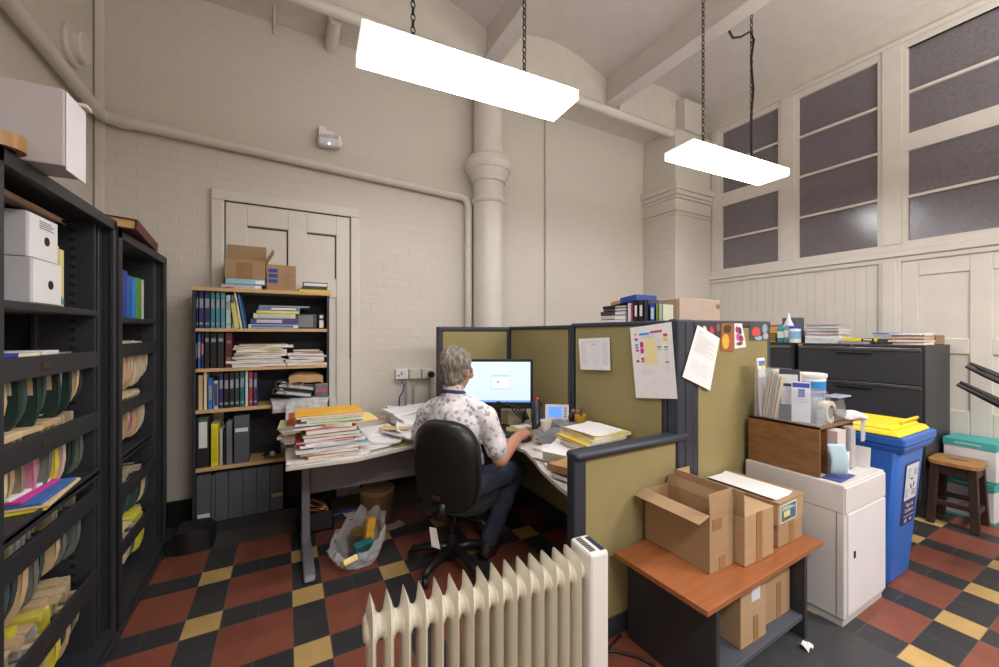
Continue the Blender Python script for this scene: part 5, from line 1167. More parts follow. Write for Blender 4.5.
# ------------------------------------------------------------------ oil radiator
m_rad=M((214,208,192),.32,var=.03)
t=thing('oil_radiator',(.63,1.19,0),'cream oil filled radiator with many fins in the foreground','radiator')
def rb(): return MB().at((.233,1.293,0),rz=-.096)
for k in range(15):
    x0=.0512*k; mb=rb(); vs=[];fs=[]; n=40
    LY=[(-.0135,.30,.86),(-.0125,.52,.91),(-.007,.76,.955),(-.0020,.93,.988),(0,1,1),(.0020,.93,.988),(.007,.76,.955),(.0125,.52,.91),(.0135,.30,.86)]
    for (dx,sy,sz) in LY:
        for (p,q_) in super_loop(.064*sy,.32*sz,n,9 if sy>.9 else 6): vs.append((x0+dx,p-.066,.42+q_))
    for j in range(len(LY)-1):
        for i in range(n): fs.append((j*n+i,j*n+(i+1)%n,(j+1)*n+(i+1)%n,(j+1)*n+i))
    fs.append(tuple(range(n-1,-1,-1))); fs.append(tuple((len(LY)-1)*n+i for i in range(n)))
    obj('fin',mb.add(vs,fs),m_rad,t,smooth=40)
for z in (.66,.17):
    obj('oil_tube',rb().lathe([(.02,-.024),(.032,-.022)]+[q_ for k in range(15) for q_ in ((.044,.0512*k-.0125),(.046,.0512*k),(.046,.0512*k+.0128),(.035,.0512*k+.019),(.031,.0512*k+.026),(.035,.0512*k+.034))]+[(.034,.76)],20,(0,-.066,z),axis='x'),m_rad,t,smooth=50)
mb=rb().box(.752,.836,-.132,0.002,.09,.745); pn=obj('control_panel',mb,M((218,216,212),.35,var=.02),t,bevel=.012)
obj('vent_grille',rb().box(.765,.79,-.115,-.015,.7445,.7465),M((150,148,142),.5),pn)
mb=rb()
for k in range(9): mb.box(.766,.789,-.112+.011*k,-.106+.011*k,.7464,.7474)
obj('grille_slot',mb,m_dark,pn)
obj('display_strip',rb().box(.806,.826,-.12,-.02,.7445,.7468),M((40,48,70),.3),pn)
for x in (.06,.70):
    f=obj('foot',rb().box(x-.015,x+.015,-.22,.09,.055,.075),m_dark,t,bevel=.004)
    obj('wheel',rb().cyl((x-.02,-.2,.031),.031,.04,16,axis='x').cyl((x-.02,.07,.031),.031,.04,16,axis='x'),m_black,f,smooth=40)
tag(obj('power_lead',MB().tube([(1.05,1.30,.05),(1.15,1.42,.012),(1.30,1.44,.012),(1.40,1.40,.012),(1.47,1.32,.012),(1.50,1.25,.012)],.006,6).tube([(1.12,1.45,.012),(1.3,1.40,.012),(1.43,1.44,.012),(1.5,1.46,.012)],.006,6),m_black,smooth=True),'black leads on the floor between radiator and cherry table','cable')
# ------------------------------------------------------------------ cherry table and cartons
t=thing('side_table',(1.95,1.23,0),'low cherry topped table with dark panel legs holding cardboard cartons','table')
obj('tabletop',MB().box(1.445,2.47,.978,1.466,.431,.458),M((152,92,56),.35,var=.14,scale=5,stretch=(1,10,10)),t,bevel=.004)
obj('leg_panel',MB().box(1.54,1.565,1.0,1.46,0,.431),m_char,t,bevel=.002); obj('leg_panel',MB().box(2.295,2.322,.99,1.46,0,.431),m_char,t,bevel=.002)
obj('lower_shelf',MB().box(1.565,2.295,1.0,1.46,.095,.12),M((74,78,88),.5,var=.04),t,bevel=.002)
t.rotation_euler.z=.035
ZTB=.459
m_c2=M((160,130,98),.85,var=.06,scale=5,stretch=(1,1,6)); m_c3=M((172,142,108),.85,var=.06,scale=5,stretch=(1,1,6))
def ex1(b,t_):
    obj('envelope_inside',b().box(-.078,-.064,-.17,.17,.01,.252),M((226,166,66),.7),t_)
openbox('open_carton','open brown carton with raised flaps, nearest the left of the cherry table',(1.769,1.282,ZTB),0,.176,.362,.262,{'-x':(.08,1.85),'-y':(.095,-.06),'+x':(.05,.2)},[(-.02,.03,-.183,-.181,.0,.06),(-.07,.0,-.183,-.181,.19,.24)],m_c2,ex1)
def ex2(b,t_):
    mb=b(); mb.quad([(-.124,-.185,.236),(-.124,.185,.236),(-.130,.185,.35),(-.130,-.185,.35)]); obj('flap',mb,m_c2,t_,solid=.004)
    mb=b(); mb.quad([(-.124,.185,.236),(.0,.185,.236),(.0,.19,.34),(-.124,.19,.34)]); obj('flap',mb,m_c3,t_,solid=.004)
    obj('tape_tail',b().box(-.02,.04,-.10,.15,.2365,.238),m_tape,t_)
closedbox('carton','sealed brown carton with an upright side flap, middle of the cherry table',(1.996,1.24,ZTB),0,.246,.37,.236,[(-.03,.02,-.187,-.185,.0,.236)],ex2,m_c3)
closedbox('small_carton','small brown carton under the labelled flat carton on the cherry table',(2.31,1.24,ZTB),0,.236,.34,.11,[(-.015,.035,-.172,-.17,.0,.11)],None,m_c2)
def ex3(b,t_):
    o=obj('shipping_label',b().box(-.115,.055,-.1915,-.1905,.01,.10),M((224,226,224),.6),t_)
    obj('label_panel',b().box(-.107,.047,-.1925,-.1914,.015,.095),M((74,108,104),.6),o); obj('label_window',b().box(-.085,-.02,-.1935,-.1924,.035,.065),M((214,206,150),.6),o); obj('label_mark',b().box(.005,.035,-.1935,-.1924,.03,.07),M((90,96,160),.6),o)
    mb=b()
    for k in range(3): mb.box(-.1,.04-.03*k,-.1935,-.1924,.072+.007*k,.075+.007*k)
    obj('label_text',mb,M((206,214,206),.6),o)
    obj('top_lid',b().box(-.138,.138,-.196,.196,.112,.120),m_c2,t_)
closedbox('flat_carton','flat brown carton with a green label, topmost at the right of the cherry table',(2.31,1.26,ZTB+.111),.04,.27,.38,.115,None,ex3,m_c3)
sheet(2.28,1.27,ZTB+.2325,.20,.36,.03,'large white sheet lying on the flat labelled carton',th=.003,amp=.004)
def ex4(b,t_): obj('address_label',b().box(-.02,.05,-.1515,-.1505,.19,.26),M((206,210,224),.6),t_)
closedbox('carton','brown carton with a pale address label on the lower table shelf',(1.90,1.18,.12),0,.205,.30,.29,[(-.005,.035,-.152,-.15,.0,.12)],ex4,m_c3)
closedbox('carton','plain brown carton at the right end of the lower table shelf',(2.165,1.21,.12),0,.235,.30,.29,[(-.01,.03,-.152,-.15,.0,.18)],None,m_c2)
tag(obj('paper_scrap',MB().at((2.24,.95,0)).grid(lambda u,v:(.05*u-.02,.04*v,.004+.02*abs(math.sin(4*u+2*v))),5,4),m_paper,solid=.001),'torn white paper scrap on the floor in front of the cherry table','paper')
# ------------------------------------------------------------------ white cabinet, wooden crate and their load
ZC=.748
m_wc=M((206,202,200),.45,var=.03)
t=thing('white_cabinet',(2.87,1.2,0),'low white metal cupboard with a keyhole between the table and blue bin','cupboard')
obj('carcass',MB().box(2.567,3.08,.94,1.443,.04,ZC),m_wc,t,bevel=.006); obj('plinth',MB().box(2.575,3.075,.95,1.44,0,.045),M((186,184,184),.5),t)
obj('top_drawer_front',MB().box(2.572,3.077,.933,.941,.60,.735),M((214,210,210),.45,var=.02),t,bevel=.003)
d=obj('cupboard_door',MB().box(2.60,3.077,.933,.941,.06,.592),M((220,218,222),.45,var=.02),t,bevel=.003)
obj('keyhole',MB().box(2.66,2.675,.929,.934,.35,.385),m_black,d)
obj('side_seam',MB().box(2.5655,2.568,.97,.975,.05,.60).box(2.5655,2.568,.945,1.44,.60,.603),M((140,136,132),.6),t)
m_oak=M((124,86,50),.45,var=.22,scale=6,stretch=(6,2,9))
t=thing('wooden_crate',(2.79,1.25,ZC),'brown wooden open fronted crate standing on the white cupboard','crate')
z0,z1=ZC+.001,1.026
obj('side_board',MB().box(2.585,2.60,1.055,1.435,z0,z1),m_oak,t,bevel=.002); obj('side_board',MB().box(2.985,3.0,1.055,1.435,z0,z1),m_oak,t,bevel=.002)
obj('top_board',MB().box(2.585,3.0,1.055,1.435,z1-.014,z1),m_oak,t,bevel=.002); obj('back_board',MB().box(2.60,2.985,1.42,1.435,z0,z1-.014),M((70,50,34),.7),t)
obj('divider',MB().box(2.695,2.705,1.065,1.42,z0,z1-.014),m_oak,t)
m_clear=M((206,212,222),.12,var=0,alpha=.16)
def holder(x0,x1,label):
    t=thing('magazine_holder',((x0+x1)/2,1.25,z1),label,'holder','clear magazine holders')
    z=z1+.001; prof=[(1.07,z),(1.405,z),(1.405,z+.30),(1.28,z+.30),(1.25,z+.20),(1.10,z+.185),(1.07,z+.09)]
    obj('side_wall',MB().prism(prof,x0,x0+.004,'x'),m_clear,t); obj('side_wall',MB().prism(prof,x1-.004,x1,'x'),m_clear,t)
    obj('back_wall',MB().box(x0,x1,1.401,1.405,z,z+.30),m_clear,t); obj('front_lip',MB().box(x0,x1,1.07,1.074,z,z+.09),m_clear,t); obj('base',MB().box(x0,x1,1.07,1.405,z,z+.004),m_clear,t)
holder(2.598,2.688,'clear plastic magazine holder full of leaflets, at the crate edge'); holder(2.692,2.782,'clear plastic magazine holder, right one of the pair on the crate')
def leaf(x,y,w,h,lean,col,label,marks=(),rz=0,th=.008,cat='leaflet'):
    t=thing('leaflet',(x,y,z1+.006),label,cat,'leaflets in the clear holders')
    def b(): return MB().at((x,y,z1+.006),rz=rz,rx=lean)
    obj('leaf',b().box(-w/2,w/2,-th/2,th/2,0,h),M(col,.6,var=.04),t)
    for (a,c,e,f,cc) in marks: obj('printed_mark',b().box(a*w,c*w,-th/2-.0012,-th/2,e*h,f*h),M(cc,.6,var=0),t)
leaf(2.643,1.372,.082,.36,-.06,(226,226,230),'tall white mailer with blue and yellow emblem in the left holder',((-.35,.45,.86,.95,(80,110,190)),(.0,.4,.80,.89,(236,210,50))),.0)
for i,(y,c,h,l) in enumerate(((1.355,(210,196,172),.30,'cream leaflet behind the emblem mailer in the left holder'),(1.34,(222,218,214),.29,'white leaflet, second in the left holder'),(1.325,(196,182,160),.28,'buff leaflet in the middle of the left holder'),(1.31,(222,214,200),.27,'pale leaflet leaning in the left holder'),(1.295,(206,190,164),.26,'tan edged leaflet at the front of the left holder'))): leaf(2.643,y,.08,h,.16,c,l)
leaf(2.655,1.235,.10,.30,.03,(62,64,74),'dark folder with white text lines in the holder',((-.4,.4,.72,.9,(216,216,224)),(-.4,.45,.3,.66,(206,206,214))),-1.15)
leaf(2.737,1.26,.08,.28,.13,(206,196,186),'beige booklet behind the white price list')
leaf(2.632,1.165,.088,.235,.04,(228,230,238),'white leaflet with a blue crest at the front of the holder',((-.45,.45,.86,.97,(70,84,180)),(-.15,.2,.62,.82,(90,100,190)),(-.4,.4,.56,.575,(180,184,206)),(-.4,.4,.50,.515,(180,184,206))),-1.15)
t=thing('white_tub',(2.935,1.26,z1),'white plastic tub with a blue label on the wooden crate','tub')
tc_=(2.905,1.245,z1+.001)
obj('tub_wall',MB().lathe([(.078,0),(.088,.245),(.086,.245),(.076,.004)],28,tc_),m_white,t,smooth=40); obj('tub_lid',MB().lathe([(.0,.245),(.092,.245),(.094,.25),(.094,.268),(.088,.27),(0,.266)],28,tc_),M((222,222,220),.4),t,smooth=40)
obj('tub_label',MB().lathe([(.0838,.13),(.0883,.225)],28,tc_),M((40,130,190),.4,var=.05),t,smooth=40); obj('label_stripe',MB().lathe([(.0858,.155),(.0862,.165)],28,tc_),M((226,130,100),.4),t,smooth=40)
t=thing('tape_dispenser',(2.85,1.12,z1),'smoky clear tape dispenser with a beige tape roll on the crate','dispenser')
obj('dispenser_body',MB().prism([(2.80,z1+.002),(2.99,z1+.002),(2.985,z1+.03),(2.93,z1+.135),(2.86,z1+.14),(2.80,z1+.06)],1.075,1.13,'y'),M((120,118,116),.2,var=.05,alpha=.55),t,bevel=.006)
obj('dispenser_top',MB().box(2.83,2.99,1.06,1.14,z1+.14,z1+.15),M((170,176,206),.2,alpha=.8),t,bevel=.003)
tr=(2.775,1.075,z1+.066)
o=obj('tape_roll',MB().lathe([(.040,0),(.063,0),(.063,.05),(.040,.05)],28,tr,0,'y',True),M((196,186,168),.3,var=.04),t,smooth=40)
obj('tape_core',MB().lathe([(.034,.001),(.040,.001),(.040,.049),(.034,.049)],28,tr,0,'y',True),M((110,104,96),.6),o,smooth=40)
mb=MB().ell((3.02,1.10,1.045),(.075,.10,.030),24,14); mb.v=[(x+.02*nz(x*20,y*20,z*20),y+.02*nz(y*20,z*20,x*20),max(z+.016*nz(x*18,y*18,z*9),1.029 if x<3.0 else 1.0)) for x,y,z in mb.v]; t=thing('plastic_wrapper',(3.03,1.1,1.0),'crumpled white wrapper hanging over the right end of the crate','wrapper')
obj('wrapper_top',mb,M((222,220,222),.4,var=.05),t,smooth=50); obj('wrapper_tail',MB().grid(lambda u,v:(3.03+.07*u,1.03-.01*math.sin(6*u),1.03-.13*v),6,4),M((196,198,206),.3,alpha=.7),t,solid=.002)
# in the crate
t=thing('blue_paper',(2.64,1.1,ZC),'pale blue curled paper in the left compartment of the crate','paper')
obj('curled_sheet',MB().grid(lambda u,v:(2.606+.07*u+(.028*max(0,v-.7)/.3 if v>.7 else 0),1.03-.05*u-.02*math.sin(v*3),z0+.19*(1-v)+.004+(.02*max(0,v-.85)/.15)),6,12),M((170,196,206),.7),t,solid=.002,smooth=True)
mb=MB(); wad(mb,2.715,2.80,1.02,1.35,z0+.003,z0+.25,2,.008,.01,4,6); tag(obj('paper_bundle',mb,M((206,192,192),.7,var=.05),smooth=40),'tall pinkish white paper bundle in the wooden crate','papers')
t=thing('dark_brochure',(2.85,1.1,ZC),'dark glossy brochure upright in the wooden crate','brochure')
obj('cover',MB().at((2.85,1.05,z0),rx=-.03).box(-.045,.04,0,.012,0,.245),M((54,46,48),.25,var=.2,scale=18),t); obj('white_slip',MB().at((2.855,1.04,z0),ry=.1).box(-.04,.03,-.006,0,0,.11),m_white,t); obj('purple_mark',MB().at((2.855,1.04,z0),ry=.1).box(-.02,.022,-.0075,-.006,.03,.05),M((90,40,110),.5),t)
tag(obj('clear_sleeve',MB().box(2.905,2.972,1.03,1.09,z0+.003,z0+.25),M((196,192,196),.2,var=.05,alpha=.7),bevel=.012),'clear plastic sleeve of papers at the right of the crate','sleeve')
tag(obj('white_card',MB().at((3.03,1.03,z0),ry=.12).box(0,.005,-.04,.06,0,.12),m_white),'white card leaning against the right side of the crate','card')
slab('blue_folder',2.60,2.80,.97,1.06,ZC+.001,ZC+.006,(64,76,140),'dark blue folder lying under the front of the crate','folder',rz=.05)
# ------------------------------------------------------------------ recycling bin
m_bin=M((40,98,186),.4,var=.05,scale=3); m_lid=M((244,206,40),.4,var=.03)
t=thing('wheelie_bin',(3.5,1.22,0),'tall blue wheelie bin with a yellow lid and recycling sticker','bin')
obj('bin_body',MB().frustum((3.20,3.545,.96,1.40),(3.30,3.74,.935,1.49),.004,.84),m_bin,t,bevel=.03,smooth=40)
obj('rim',MB().frustum((3.30,3.775,.925,1.50),(3.275,3.83,.905,1.52),.80,.85).box(3.275,3.83,.905,1.52,.85,.908),m_bin,t,bevel=.012)
l=obj('lid',MB().frustum((3.272,3.80,.922,1.50),(3.295,3.775,.945,1.48),.910,.94).frustum((3.31,3.76,.965,1.30),(3.33,3.74,.985,1.28),.94,.962),m_lid,t,bevel=.010,smooth=40)
obj('lid_handle',MB().tube([(3.48,.985,.958),(3.48,.97,.985),(3.72,.97,.985),(3.72,.985,.958)],.009,8),m_lid,l,smooth=True)
obj('hinge_bar',MB().tube([(3.32,1.53,.88),(3.70,1.53,.88)],.018,10),m_bin,t,smooth=40)
for x in (3.25,3.58): obj('wheel',MB().cyl((x,1.40,.09),.09,.04,24,axis='x'),m_black,t,smooth=40)
# sticker follows the sloping front face
def fp(x,z,h=.003):
    f=(z-.02)/.82; y=.96+(.935-.96)*f; return (x,y-h,z)
S0,S1=(0.7252),(0.3468)
def sxy(u,z,h): 
    f=(z-S1)/(S0-S1); a=(3.3475)+((3.4006)-(3.3475))*f; b_=(3.5512)+((3.6298)-(3.5512))*f
    return fp(a+(b_-a)*u,z,h)
def spatch(u0,u1,z0_,z1_,h): return MB().quad([sxy(u0,z0_,h),sxy(u1,z0_,h),sxy(u1,z1_,h),sxy(u0,z1_,h)])
Hh=S0-S1
s=obj('recycling_sticker',spatch(0,1,S1,S0,.0035),M((40,36,98),.4,var=.02),t)
obj('sticker_panel',spatch(.05,.96,S1+.40*Hh,S0-.02*Hh,.005),M((206,208,220),.4,var=.02),s)
mb=MB(); ux=(1,0,0); uy=(0,-.03,1)
P0=sxy(.5,S1+.29*Hh,.0065); text_mb(mb,'Paper &',.036,P0,ux,uy,0,'CENTER'); P0=sxy(.5,S1+.20*Hh,.0065); text_mb(mb,'Cardboard',.030,P0,ux,uy,0,'CENTER')
obj('sticker_text',mb,M((232,232,240),.5,var=0),s)
mb=MB()
for k in range(2): 
    q0=sxy(.15,S1+(.155-.0)*Hh,.0065); 
mb=spatch(.12,.88,S1+.13*Hh,S1+.145*Hh,.0065); mb2=spatch(.2,.4,S1+.04*Hh,S1+.09*Hh,.0065); mb.add(mb2.v,mb2.f); mb2=spatch(.58,.78,S1+.05*Hh,S1+.09*Hh,.0065); mb.add(mb2.v,mb2.f)
obj('sticker_small_print',mb,M((170,168,200),.5,var=0),s)
mb=MB()
cz=S1+.66*Hh
for k in range(3):
    a=PI/2+k*2*PI/3
    for (r0,a0,r1,a1,w) in ((.030,a-.5,.030,a+.35,.010),):
        p=Vector(sxy(.55,cz,.0065)); A=p+Vector((r0*math.cos(a0),0,r0*math.sin(a0))); B=p+Vector((r1*math.cos(a1),0,r1*math.sin(a1))); dd=(B-A).normalized(); pp=Vector((-dd.z,0,dd.x))*w*.5
        mb.quad([tuple(A+pp),tuple(A-pp),tuple(B-pp),tuple(B+pp)]); mb.quad([tuple(B+pp*2),tuple(B-pp*2),tuple(B+dd*.014)])
obj('recycling_symbol',mb,M((40,40,70),.5,var=0),s)
for (u0,u1,f0,f1) in ((.18,.40,.76,.94),(.62,.9,.78,.9),(.10,.34,.46,.60),(.58,.9,.46,.56)):
    mb=MB()
    for k in range(5):
        f=f0+(f1-f0)*k/5; m2=spatch(u0,u1-.04*(k%3),S1+f*Hh,S1+(f+.014)*Hh,.0065); mb.add(m2.v,m2.f)
    obj('sticker_drawing',mb,M((150,152,176),.5,var=0),s)
# ------------------------------------------------------------------ stool and paper cartons
m_wood=M((50,34,26),.5,var=.25,scale=8,stretch=(5,5,1)); m_seat=M((158,116,68),.5,var=.22,scale=8,stretch=(8,1.5,1))
t=thing('wooden_stool',(4.84,.99,0),'old dark wooden stool with a worn pale seat beside the bin','stool')
def sb(): return MB().at((4.80,1.02,0),rz=.03)
obj('seat',sb().prism([(p,q_) for p,q_ in super_loop(.168,.145,28,5)],.485,.52),m_seat,t,bevel=.006)
obj('seat_slot',sb().box(-.012,.012,-.05,.05,.5195,.5215),m_black,t)
obj('apron',sb().box(-.13,.13,-.12,-.10,.41,.485).box(-.13,.13,.10,.12,.41,.485).box(-.135,-.115,-.118,.118,.41,.485).box(.115,.135,-.118,.118,.41,.485),m_wood,t,bevel=.004)
for sx in (-1,1):
    for sy in (-1,1):
        mb=sb(); x,y=.118*sx,.100*sy; xb_2,yb_2=.150*sx,.120*sy; w=.024
        vs=[(xb_2-w,yb_2-w,.002),(xb_2+w,yb_2-w,.002),(xb_2+w,yb_2+w,.002),(xb_2-w,yb_2+w,.002),(x-w,y-w,.484),(x+w,y-w,.484),(x+w,y+w,.484),(x-w,y+w,.484)]
        mb.add(vs,[(3,2,1,0),(4,5,6,7),(0,1,5,4),(1,2,6,5),(2,3,7,6),(3,0,4,7)]); obj('leg',mb,m_wood,t,bevel=.005)
for sy in (-1,1): obj('stretcher',sb().box(-.145,.145,.115*sy-.012,.115*sy+.012,.13,.17),m_wood,t,bevel=.004)
for sx in (-1,1): obj('stretcher',sb().box(.145*sx-.012,.145*sx+.012,-.12,.12,.16,.20),m_wood,t,bevel=.004)
m_teal=M((70,170,168),.6,var=.04)
def pbox(z,label,rz):
    t=thing('paper_carton',(5.15,1.0,z),label,'box','teal lidded paper cartons'); c=(5.14,.99,z+.001)
    def b(): return MB().at(c,rz=rz)
    obj('carton_body',b().box(-.145,.145,-.145,.145,0,.265),M((222,222,226),.6,var=.03),t,bevel=.003)
    obj('carton_lid',b().box(-.15,.15,-.15,.15,.265,.325),m_teal,t,bevel=.003)
    obj('carton_foot_band',b().box(-.1465,.1465,-.1465,.1465,0,.02),m_teal,t)
    obj('lid_print',b().box(-.1515,-.15,-.07,.08,.292,.298),m_white,t)
pbox(0,'white and teal paper carton, lower of two behind the stool',-.12); pbox(.328,'white and teal paper carton, upper of two behind the stool',-.06)
# ------------------------------------------------------------------ filing cabinets
def filing(y0,y1,label,sticker):
    t=thing('filing_cabinet',(4.98,(y0+y1)/2,0),label,'filing cabinet','charcoal lateral filing cabinets')
    obj('carcass',MB().box(4.68,5.30,y0,y1,0,1.445),m_char,t,bevel=.005)
    for k in range(4):
        zt=1.418-.321*k; zb=max(zt-.312,.05)
        d=obj('drawer',MB().box(4.662,4.681,y0+.02,y1-.02,zb,zt),M((58,58,63),.4,var=.05),t,bevel=.003)
        obj('label_strip',MB().box(4.655,4.663,y0+.02,y1-.02,zt-.028,zt),m_chrome,d,bevel=.002)
        ym=(y0+y1)/2
        obj('handle',MB().box(4.645,4.664,ym-.13,ym+.13,zt-.058,zt-.044),M((30,30,34),.4),d,bevel=.003); obj('handle_shine',MB().box(4.643,4.646,ym-.13,ym+.13,zt-.048,zt-.044),m_chrome,d)
    obj('lock',MB().cyl((4.662,(y0+y1)/2+.02,1.43),.01,.006,12,axis='x'),m_chrome,t)
    if sticker: obj('sticker',MB().box(4.66,4.664,y1-.05,y1-.01,1.42,1.44),M((206,130,90),.5),t)
filing(1.171,2.10,'charcoal lateral filing cabinet nearer the door, papers on top',True)
filing(2.135,3.06,'charcoal lateral filing cabinet partly hidden behind the partition',False)
ZF=1.446
def yy(u): return None
lay=[(.045,(206,206,206),'pale grey','paper bundle'),(.032,(226,226,228),'white','paper bundle'),(.016,(150,60,70),'dark red','card folder'),(.03,(216,214,214),'white','paper bundle'),(.026,(90,92,98),'dark grey','card folder'),(.022,(206,206,210),'grey','paper bundle'),(.014,(70,74,84),'slate','card folder')]
pile(4.74,5.0,1.78,2.06,ZF,lay,'of the left filing cabinet pile',51,'paper pile on the filing cabinet',.003,.012,rot=.05)
lay=[(.014,(190,190,200),'pale blue','paper bundle'),(.014,(60,60,62),'dark','card folder'),(.02,(226,210,50),'yellow and black','box')]
z=ZF
tag(obj('flat_papers',MB().box(4.72,4.95,1.54,1.76,ZF+.001,ZF+.022),M((150,154,170),.7,var=.1)),'flat grey papers under the yellow box on the filing cabinet','papers')
t=thing('yellow_box',(4.75,1.65,ZF+.022),'slim yellow and black box on top of the filing cabinet','box')
obj('box_body',MB().box(4.72,4.80,1.50,1.74,ZF+.0235,ZF+.056),M((232,212,40),.5),t,bevel=.003); obj('black_panel',MB().box(4.718,4.721,1.51,1.60,ZF+.026,ZF+.054),m_black,t); obj('panel_text',MB().box(4.7165,4.7185,1.525,1.585,ZF+.036,ZF+.046),m_white,t)
t=thing('food_container',(5.0,1.5,ZF),'clear plastic container with a blue rim on the filing cabinet','container')
obj('container_wall',MB().frustum((4.95,5.06,1.44,1.58),(4.94,5.07,1.43,1.59),ZF+.001,ZF+.095),M((206,210,220),.2,alpha=.5),t); obj('blue_rim',MB().box(4.935,5.075,1.425,1.595,ZF+.095,ZF+.106),M((90,120,200),.4),t,bevel=.003)
mb=MB(); wad(mb,4.75,4.95,1.40,1.50,ZF+.001,ZF+.05,9,.02,.02); tag(obj('dark_bag',mb,M((70,68,66),.4,var=.2),smooth=50),'small dark crumpled bag between the container and right paper pile','bag')
lay=[(.024,(180,140,120),'brownish','card folder'),(.018,(216,200,180),'cream','paper bundle'),(.014,(190,120,110),'dull red','card folder'),(.018,(206,186,160),'tan','paper bundle'),(.012,(150,110,70),'brown','card folder'),(.016,(222,220,224),'white','paper bundle')]
pile(4.74,4.98,1.19,1.42,ZF,lay,'of the right filing cabinet pile',61,'paper pile at the right end of the filing cabinet',.004,.01,rot=.05)
tag(obj('brown_parcel',MB().box(4.99,5.2,1.18,1.36,ZF+.001,ZF+.085),M((150,120,96),.8,var=.1),bevel=.006),'flat brown cardboard parcel at the right corner of the filing cabinet','parcel')
t=thing('yellow_folder_box',(4.9,2.62,ZF),'upright yellow card file with an orange top behind the partition end','file')
ya_,yb_=(2.3334),(2.5426)
obj('file_body',MB().box(4.88,5.0,ya_,yb_,ZF+.001,ZF+.16),M((234,180,70),.7),t,bevel=.003); obj('orange_lid',MB().at((4.94,(ya_+yb_)/2,ZF+.175),rx=-.05).box(-.07,.07,-.13,.13,0,.02),M((226,100,60),.6),t,bevel=.003)
mb=MB(); y=(2.3714); 
for k in range(4): mb.box(4.74,4.76,y-.03,y+.05,ZF+.02+.022*k,ZF+.032+.022*k)
mb.box(4.74,4.76,y+.05,y+.062,ZF+.001,ZF+.10).box(4.74,4.76,y-.042,y-.03,ZF+.001,ZF+.10).box(4.74,4.76,y-.03,y+.05,ZF+.088,ZF+.1); tag(obj('wire_rack',mb,m_black,bevel=.002),'small black slotted desk rack beside the partition end','rack')
def bottle(u,col,lid,h,r,label,x=4.76):
    y=label[1]; t=thing('bottle',(x,y,ZF),label[0],'bottle','bottles on the filing cabinet')
    obj('bottle_wall',MB().lathe([(r*.95,0),(r,.01),(r,h*.75),(r*.6,h*.82),(r*.45,h*.84)],20,(x,y,ZF+.001)),M(col,.35,var=.05),t,smooth=40); obj('bottle_cap',MB().lathe([(r*.5,h*.84),(r*.5,h)],16,(x,y,ZF+.001)),M(lid,.4),t,smooth=40); obj('bottle_label',MB().lathe([(r*1.01,h*.25),(r*1.01,h*.6)],20,(x,y,ZF+.001)),m_white,t,smooth=40)
bottle(0,(50,150,150),(60,160,160),.20,.036,('teal bottle with a white label on the filing cabinet',(2.2962)))
bottle(0,(130,150,170),(220,220,226),.22,.030,('slim grey blue spray bottle beside the teal bottle',(2.2328)))
t=thing('wipes_tub',(4.72,2.2,ZF),'white tub with a blue lid and label on the filing cabinet','tub'); y=(2.1436)
obj('tub_wall',MB().lathe([(.050,0),(.052,.01),(.052,.145),(.049,.15)],24,(4.72,y,ZF+.001)),m_white,t,smooth=40); obj('tub_lid',MB().lathe([(.054,.148),(.054,.17),(.048,.176)],24,(4.72,y,ZF+.001)),M((50,80,190),.4),t,smooth=40); obj('tub_label',MB().lathe([(.0525,.04),(.0525,.12)],24,(4.72,y,ZF+.001)),M((130,190,214),.4),t,smooth=40)
t=thing('tissue_box',(4.9,2.2,ZF),'dark grey tissue box with a white tissue pulled up','tissue box'); y=(2.2398)
obj('box_body',MB().box(4.84,4.96,y-.075,y+.085,ZF+.001,ZF+.27),M((92,94,98),.5,var=.05),t,bevel=.005); obj('tissue',MB().at((4.80,y+.0,ZF+.001)).lathe([(.05,0),(.06,.13),(.045,.19),(.02,.25),(.006,.32)],12),M((226,226,232),.8),t)
t=thing('red_pens',(4.76,2.12,ZF),'red and blue capped markers in a dark pot on the filing cabinet','pens'); y=(2.0970)
obj('pot',MB().lathe([(.03,0),(.032,.07)],16,(4.78,y,ZF+.001)),m_dark,t,smooth=40)
for k,c in enumerate(((200,40,50),(50,70,180),(190,50,60))): obj('marker',MB().tube([(4.78-.01+.01*k,y-.015+.015*k,ZF+.05),(4.77,y-.025+.025*k,ZF+.125)],.008,8),M(c,.4),t,smooth=40)
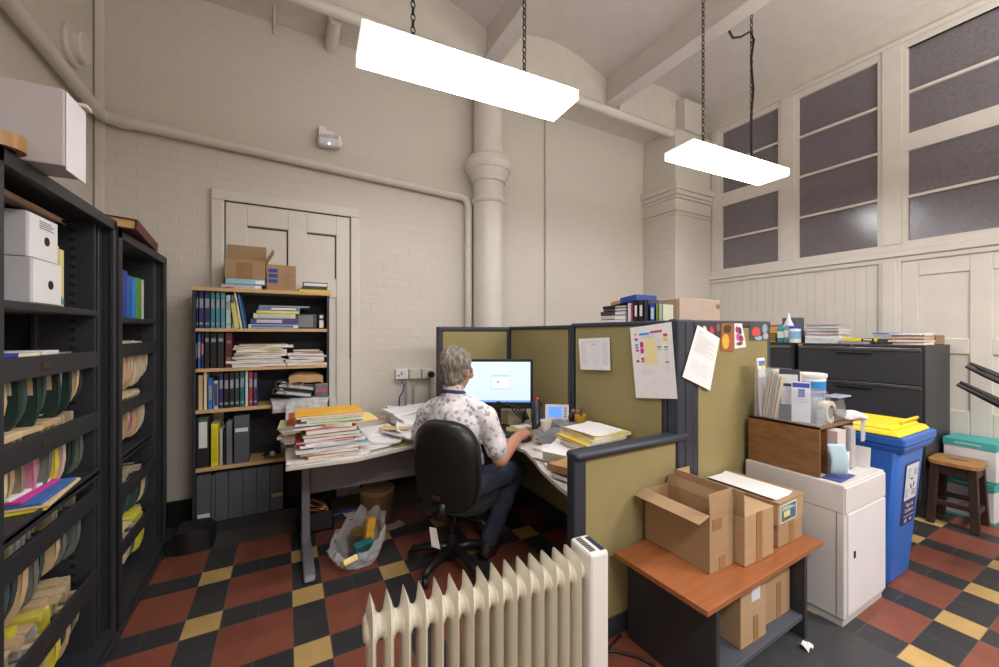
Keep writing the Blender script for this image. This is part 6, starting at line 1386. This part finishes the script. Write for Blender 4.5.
# upturned black chairs at the right edge
def upchair(label,pts,sp):
    t=thing('stacked_chair',(3.9,.3,0),label,'chair','upturned black chairs at the right edge')
    for s in (0,1):
        o=Vector((.06,.0,.012))*s*sp
        obj('chair_leg',MB().tube([tuple(Vector(p)+o) for p in pts],.02,4,0,[.010,.017,.019]),m_dark,t)
    e=Vector(pts[-1])
    obj('chair_seat',MB().at(tuple(e),rx=.3).box(-.2,.2,-.36,.02,-.04,.02),m_dark,t,bevel=.012)
    obj('support_post',MB().tube([(e.x+.25*sp-.25,e.y-.15,e.z-.05),(e.x+.25*sp-.25,e.y-.15,0.0)],.018,8),m_dark,t)
def PD(u,v,dep):
    a=(u-499.5)/392.5*dep; f=(.47869,.87798); return (f[0]*dep+f[1]*a,f[1]*dep-f[0]*a,1.55-(v-333)/392.5*dep)
upchair('lower of two upturned black chairs jutting in at the right edge',[(3.9054,0.8320,1.2089),(3.9431,0.7204,1.1327),(3.9925,0.4998,0.9812)],1.0)
upchair('upper of two upturned black chairs jutting in at the right edge',[(3.9577,0.8035,1.3281),(3.9431,0.7204,1.2803),(3.9332,0.4752,1.1339)],1.4)
# ------------------------------------------------------------------ camera and lights
cam=bpy.data.cameras.new('camera'); cam.sensor_width=36; cam.lens=36*392.5/999; cam.clip_start=.02
co=bpy.data.objects.new('camera',cam); COL.objects.link(co); cam.shift_y=-.0006; co.location=(0,0,1.55); co.rotation_euler=(PI/2,0,-math.radians(28.6)); SC.camera=co
def area(name,loc,sx,sy,power,rot=(0,0,0),col=(1,.985,.97)):
    l=bpy.data.lights.new(name,'AREA'); l.shape='RECTANGLE'; l.size=sx; l.size_y=sy; l.energy=power; l.color=col
    o=bpy.data.objects.new(name,l); COL.objects.link(o); o.location=loc; o.rotation_euler=rot; return o
for x in (1.0,3.7):
    area('rear_office_light',(x,-.9,3.1),1.32,.32,75 if x<2 else 85); area('ceiling_fill',(x+.3,-.6,2.9),1.6,.9,50 if x<2 else 75,(PI,0,0))  # the upward lamps are added fill to brighten the ceiling, no real fitting
w=bpy.data.worlds.new('world'); SC.world=w; w.use_nodes=True; w.node_tree.nodes['Background'].inputs['Color'].default_value=(.9,.92,1,1); w.node_tree.nodes['Background'].inputs['Strength'].default_value=.15
SC.view_settings.view_transform='Standard'; SC.view_settings.look='None'; SC.view_settings.exposure=0.17; SC.view_settings.gamma=1.0
SC.cycles.max_bounces=8; SC.cycles.diffuse_bounces=5; SC.cycles.transparent_max_bounces=12; SC.cycles.use_denoising=True; SC.cycles.sample_clamp_indirect=6
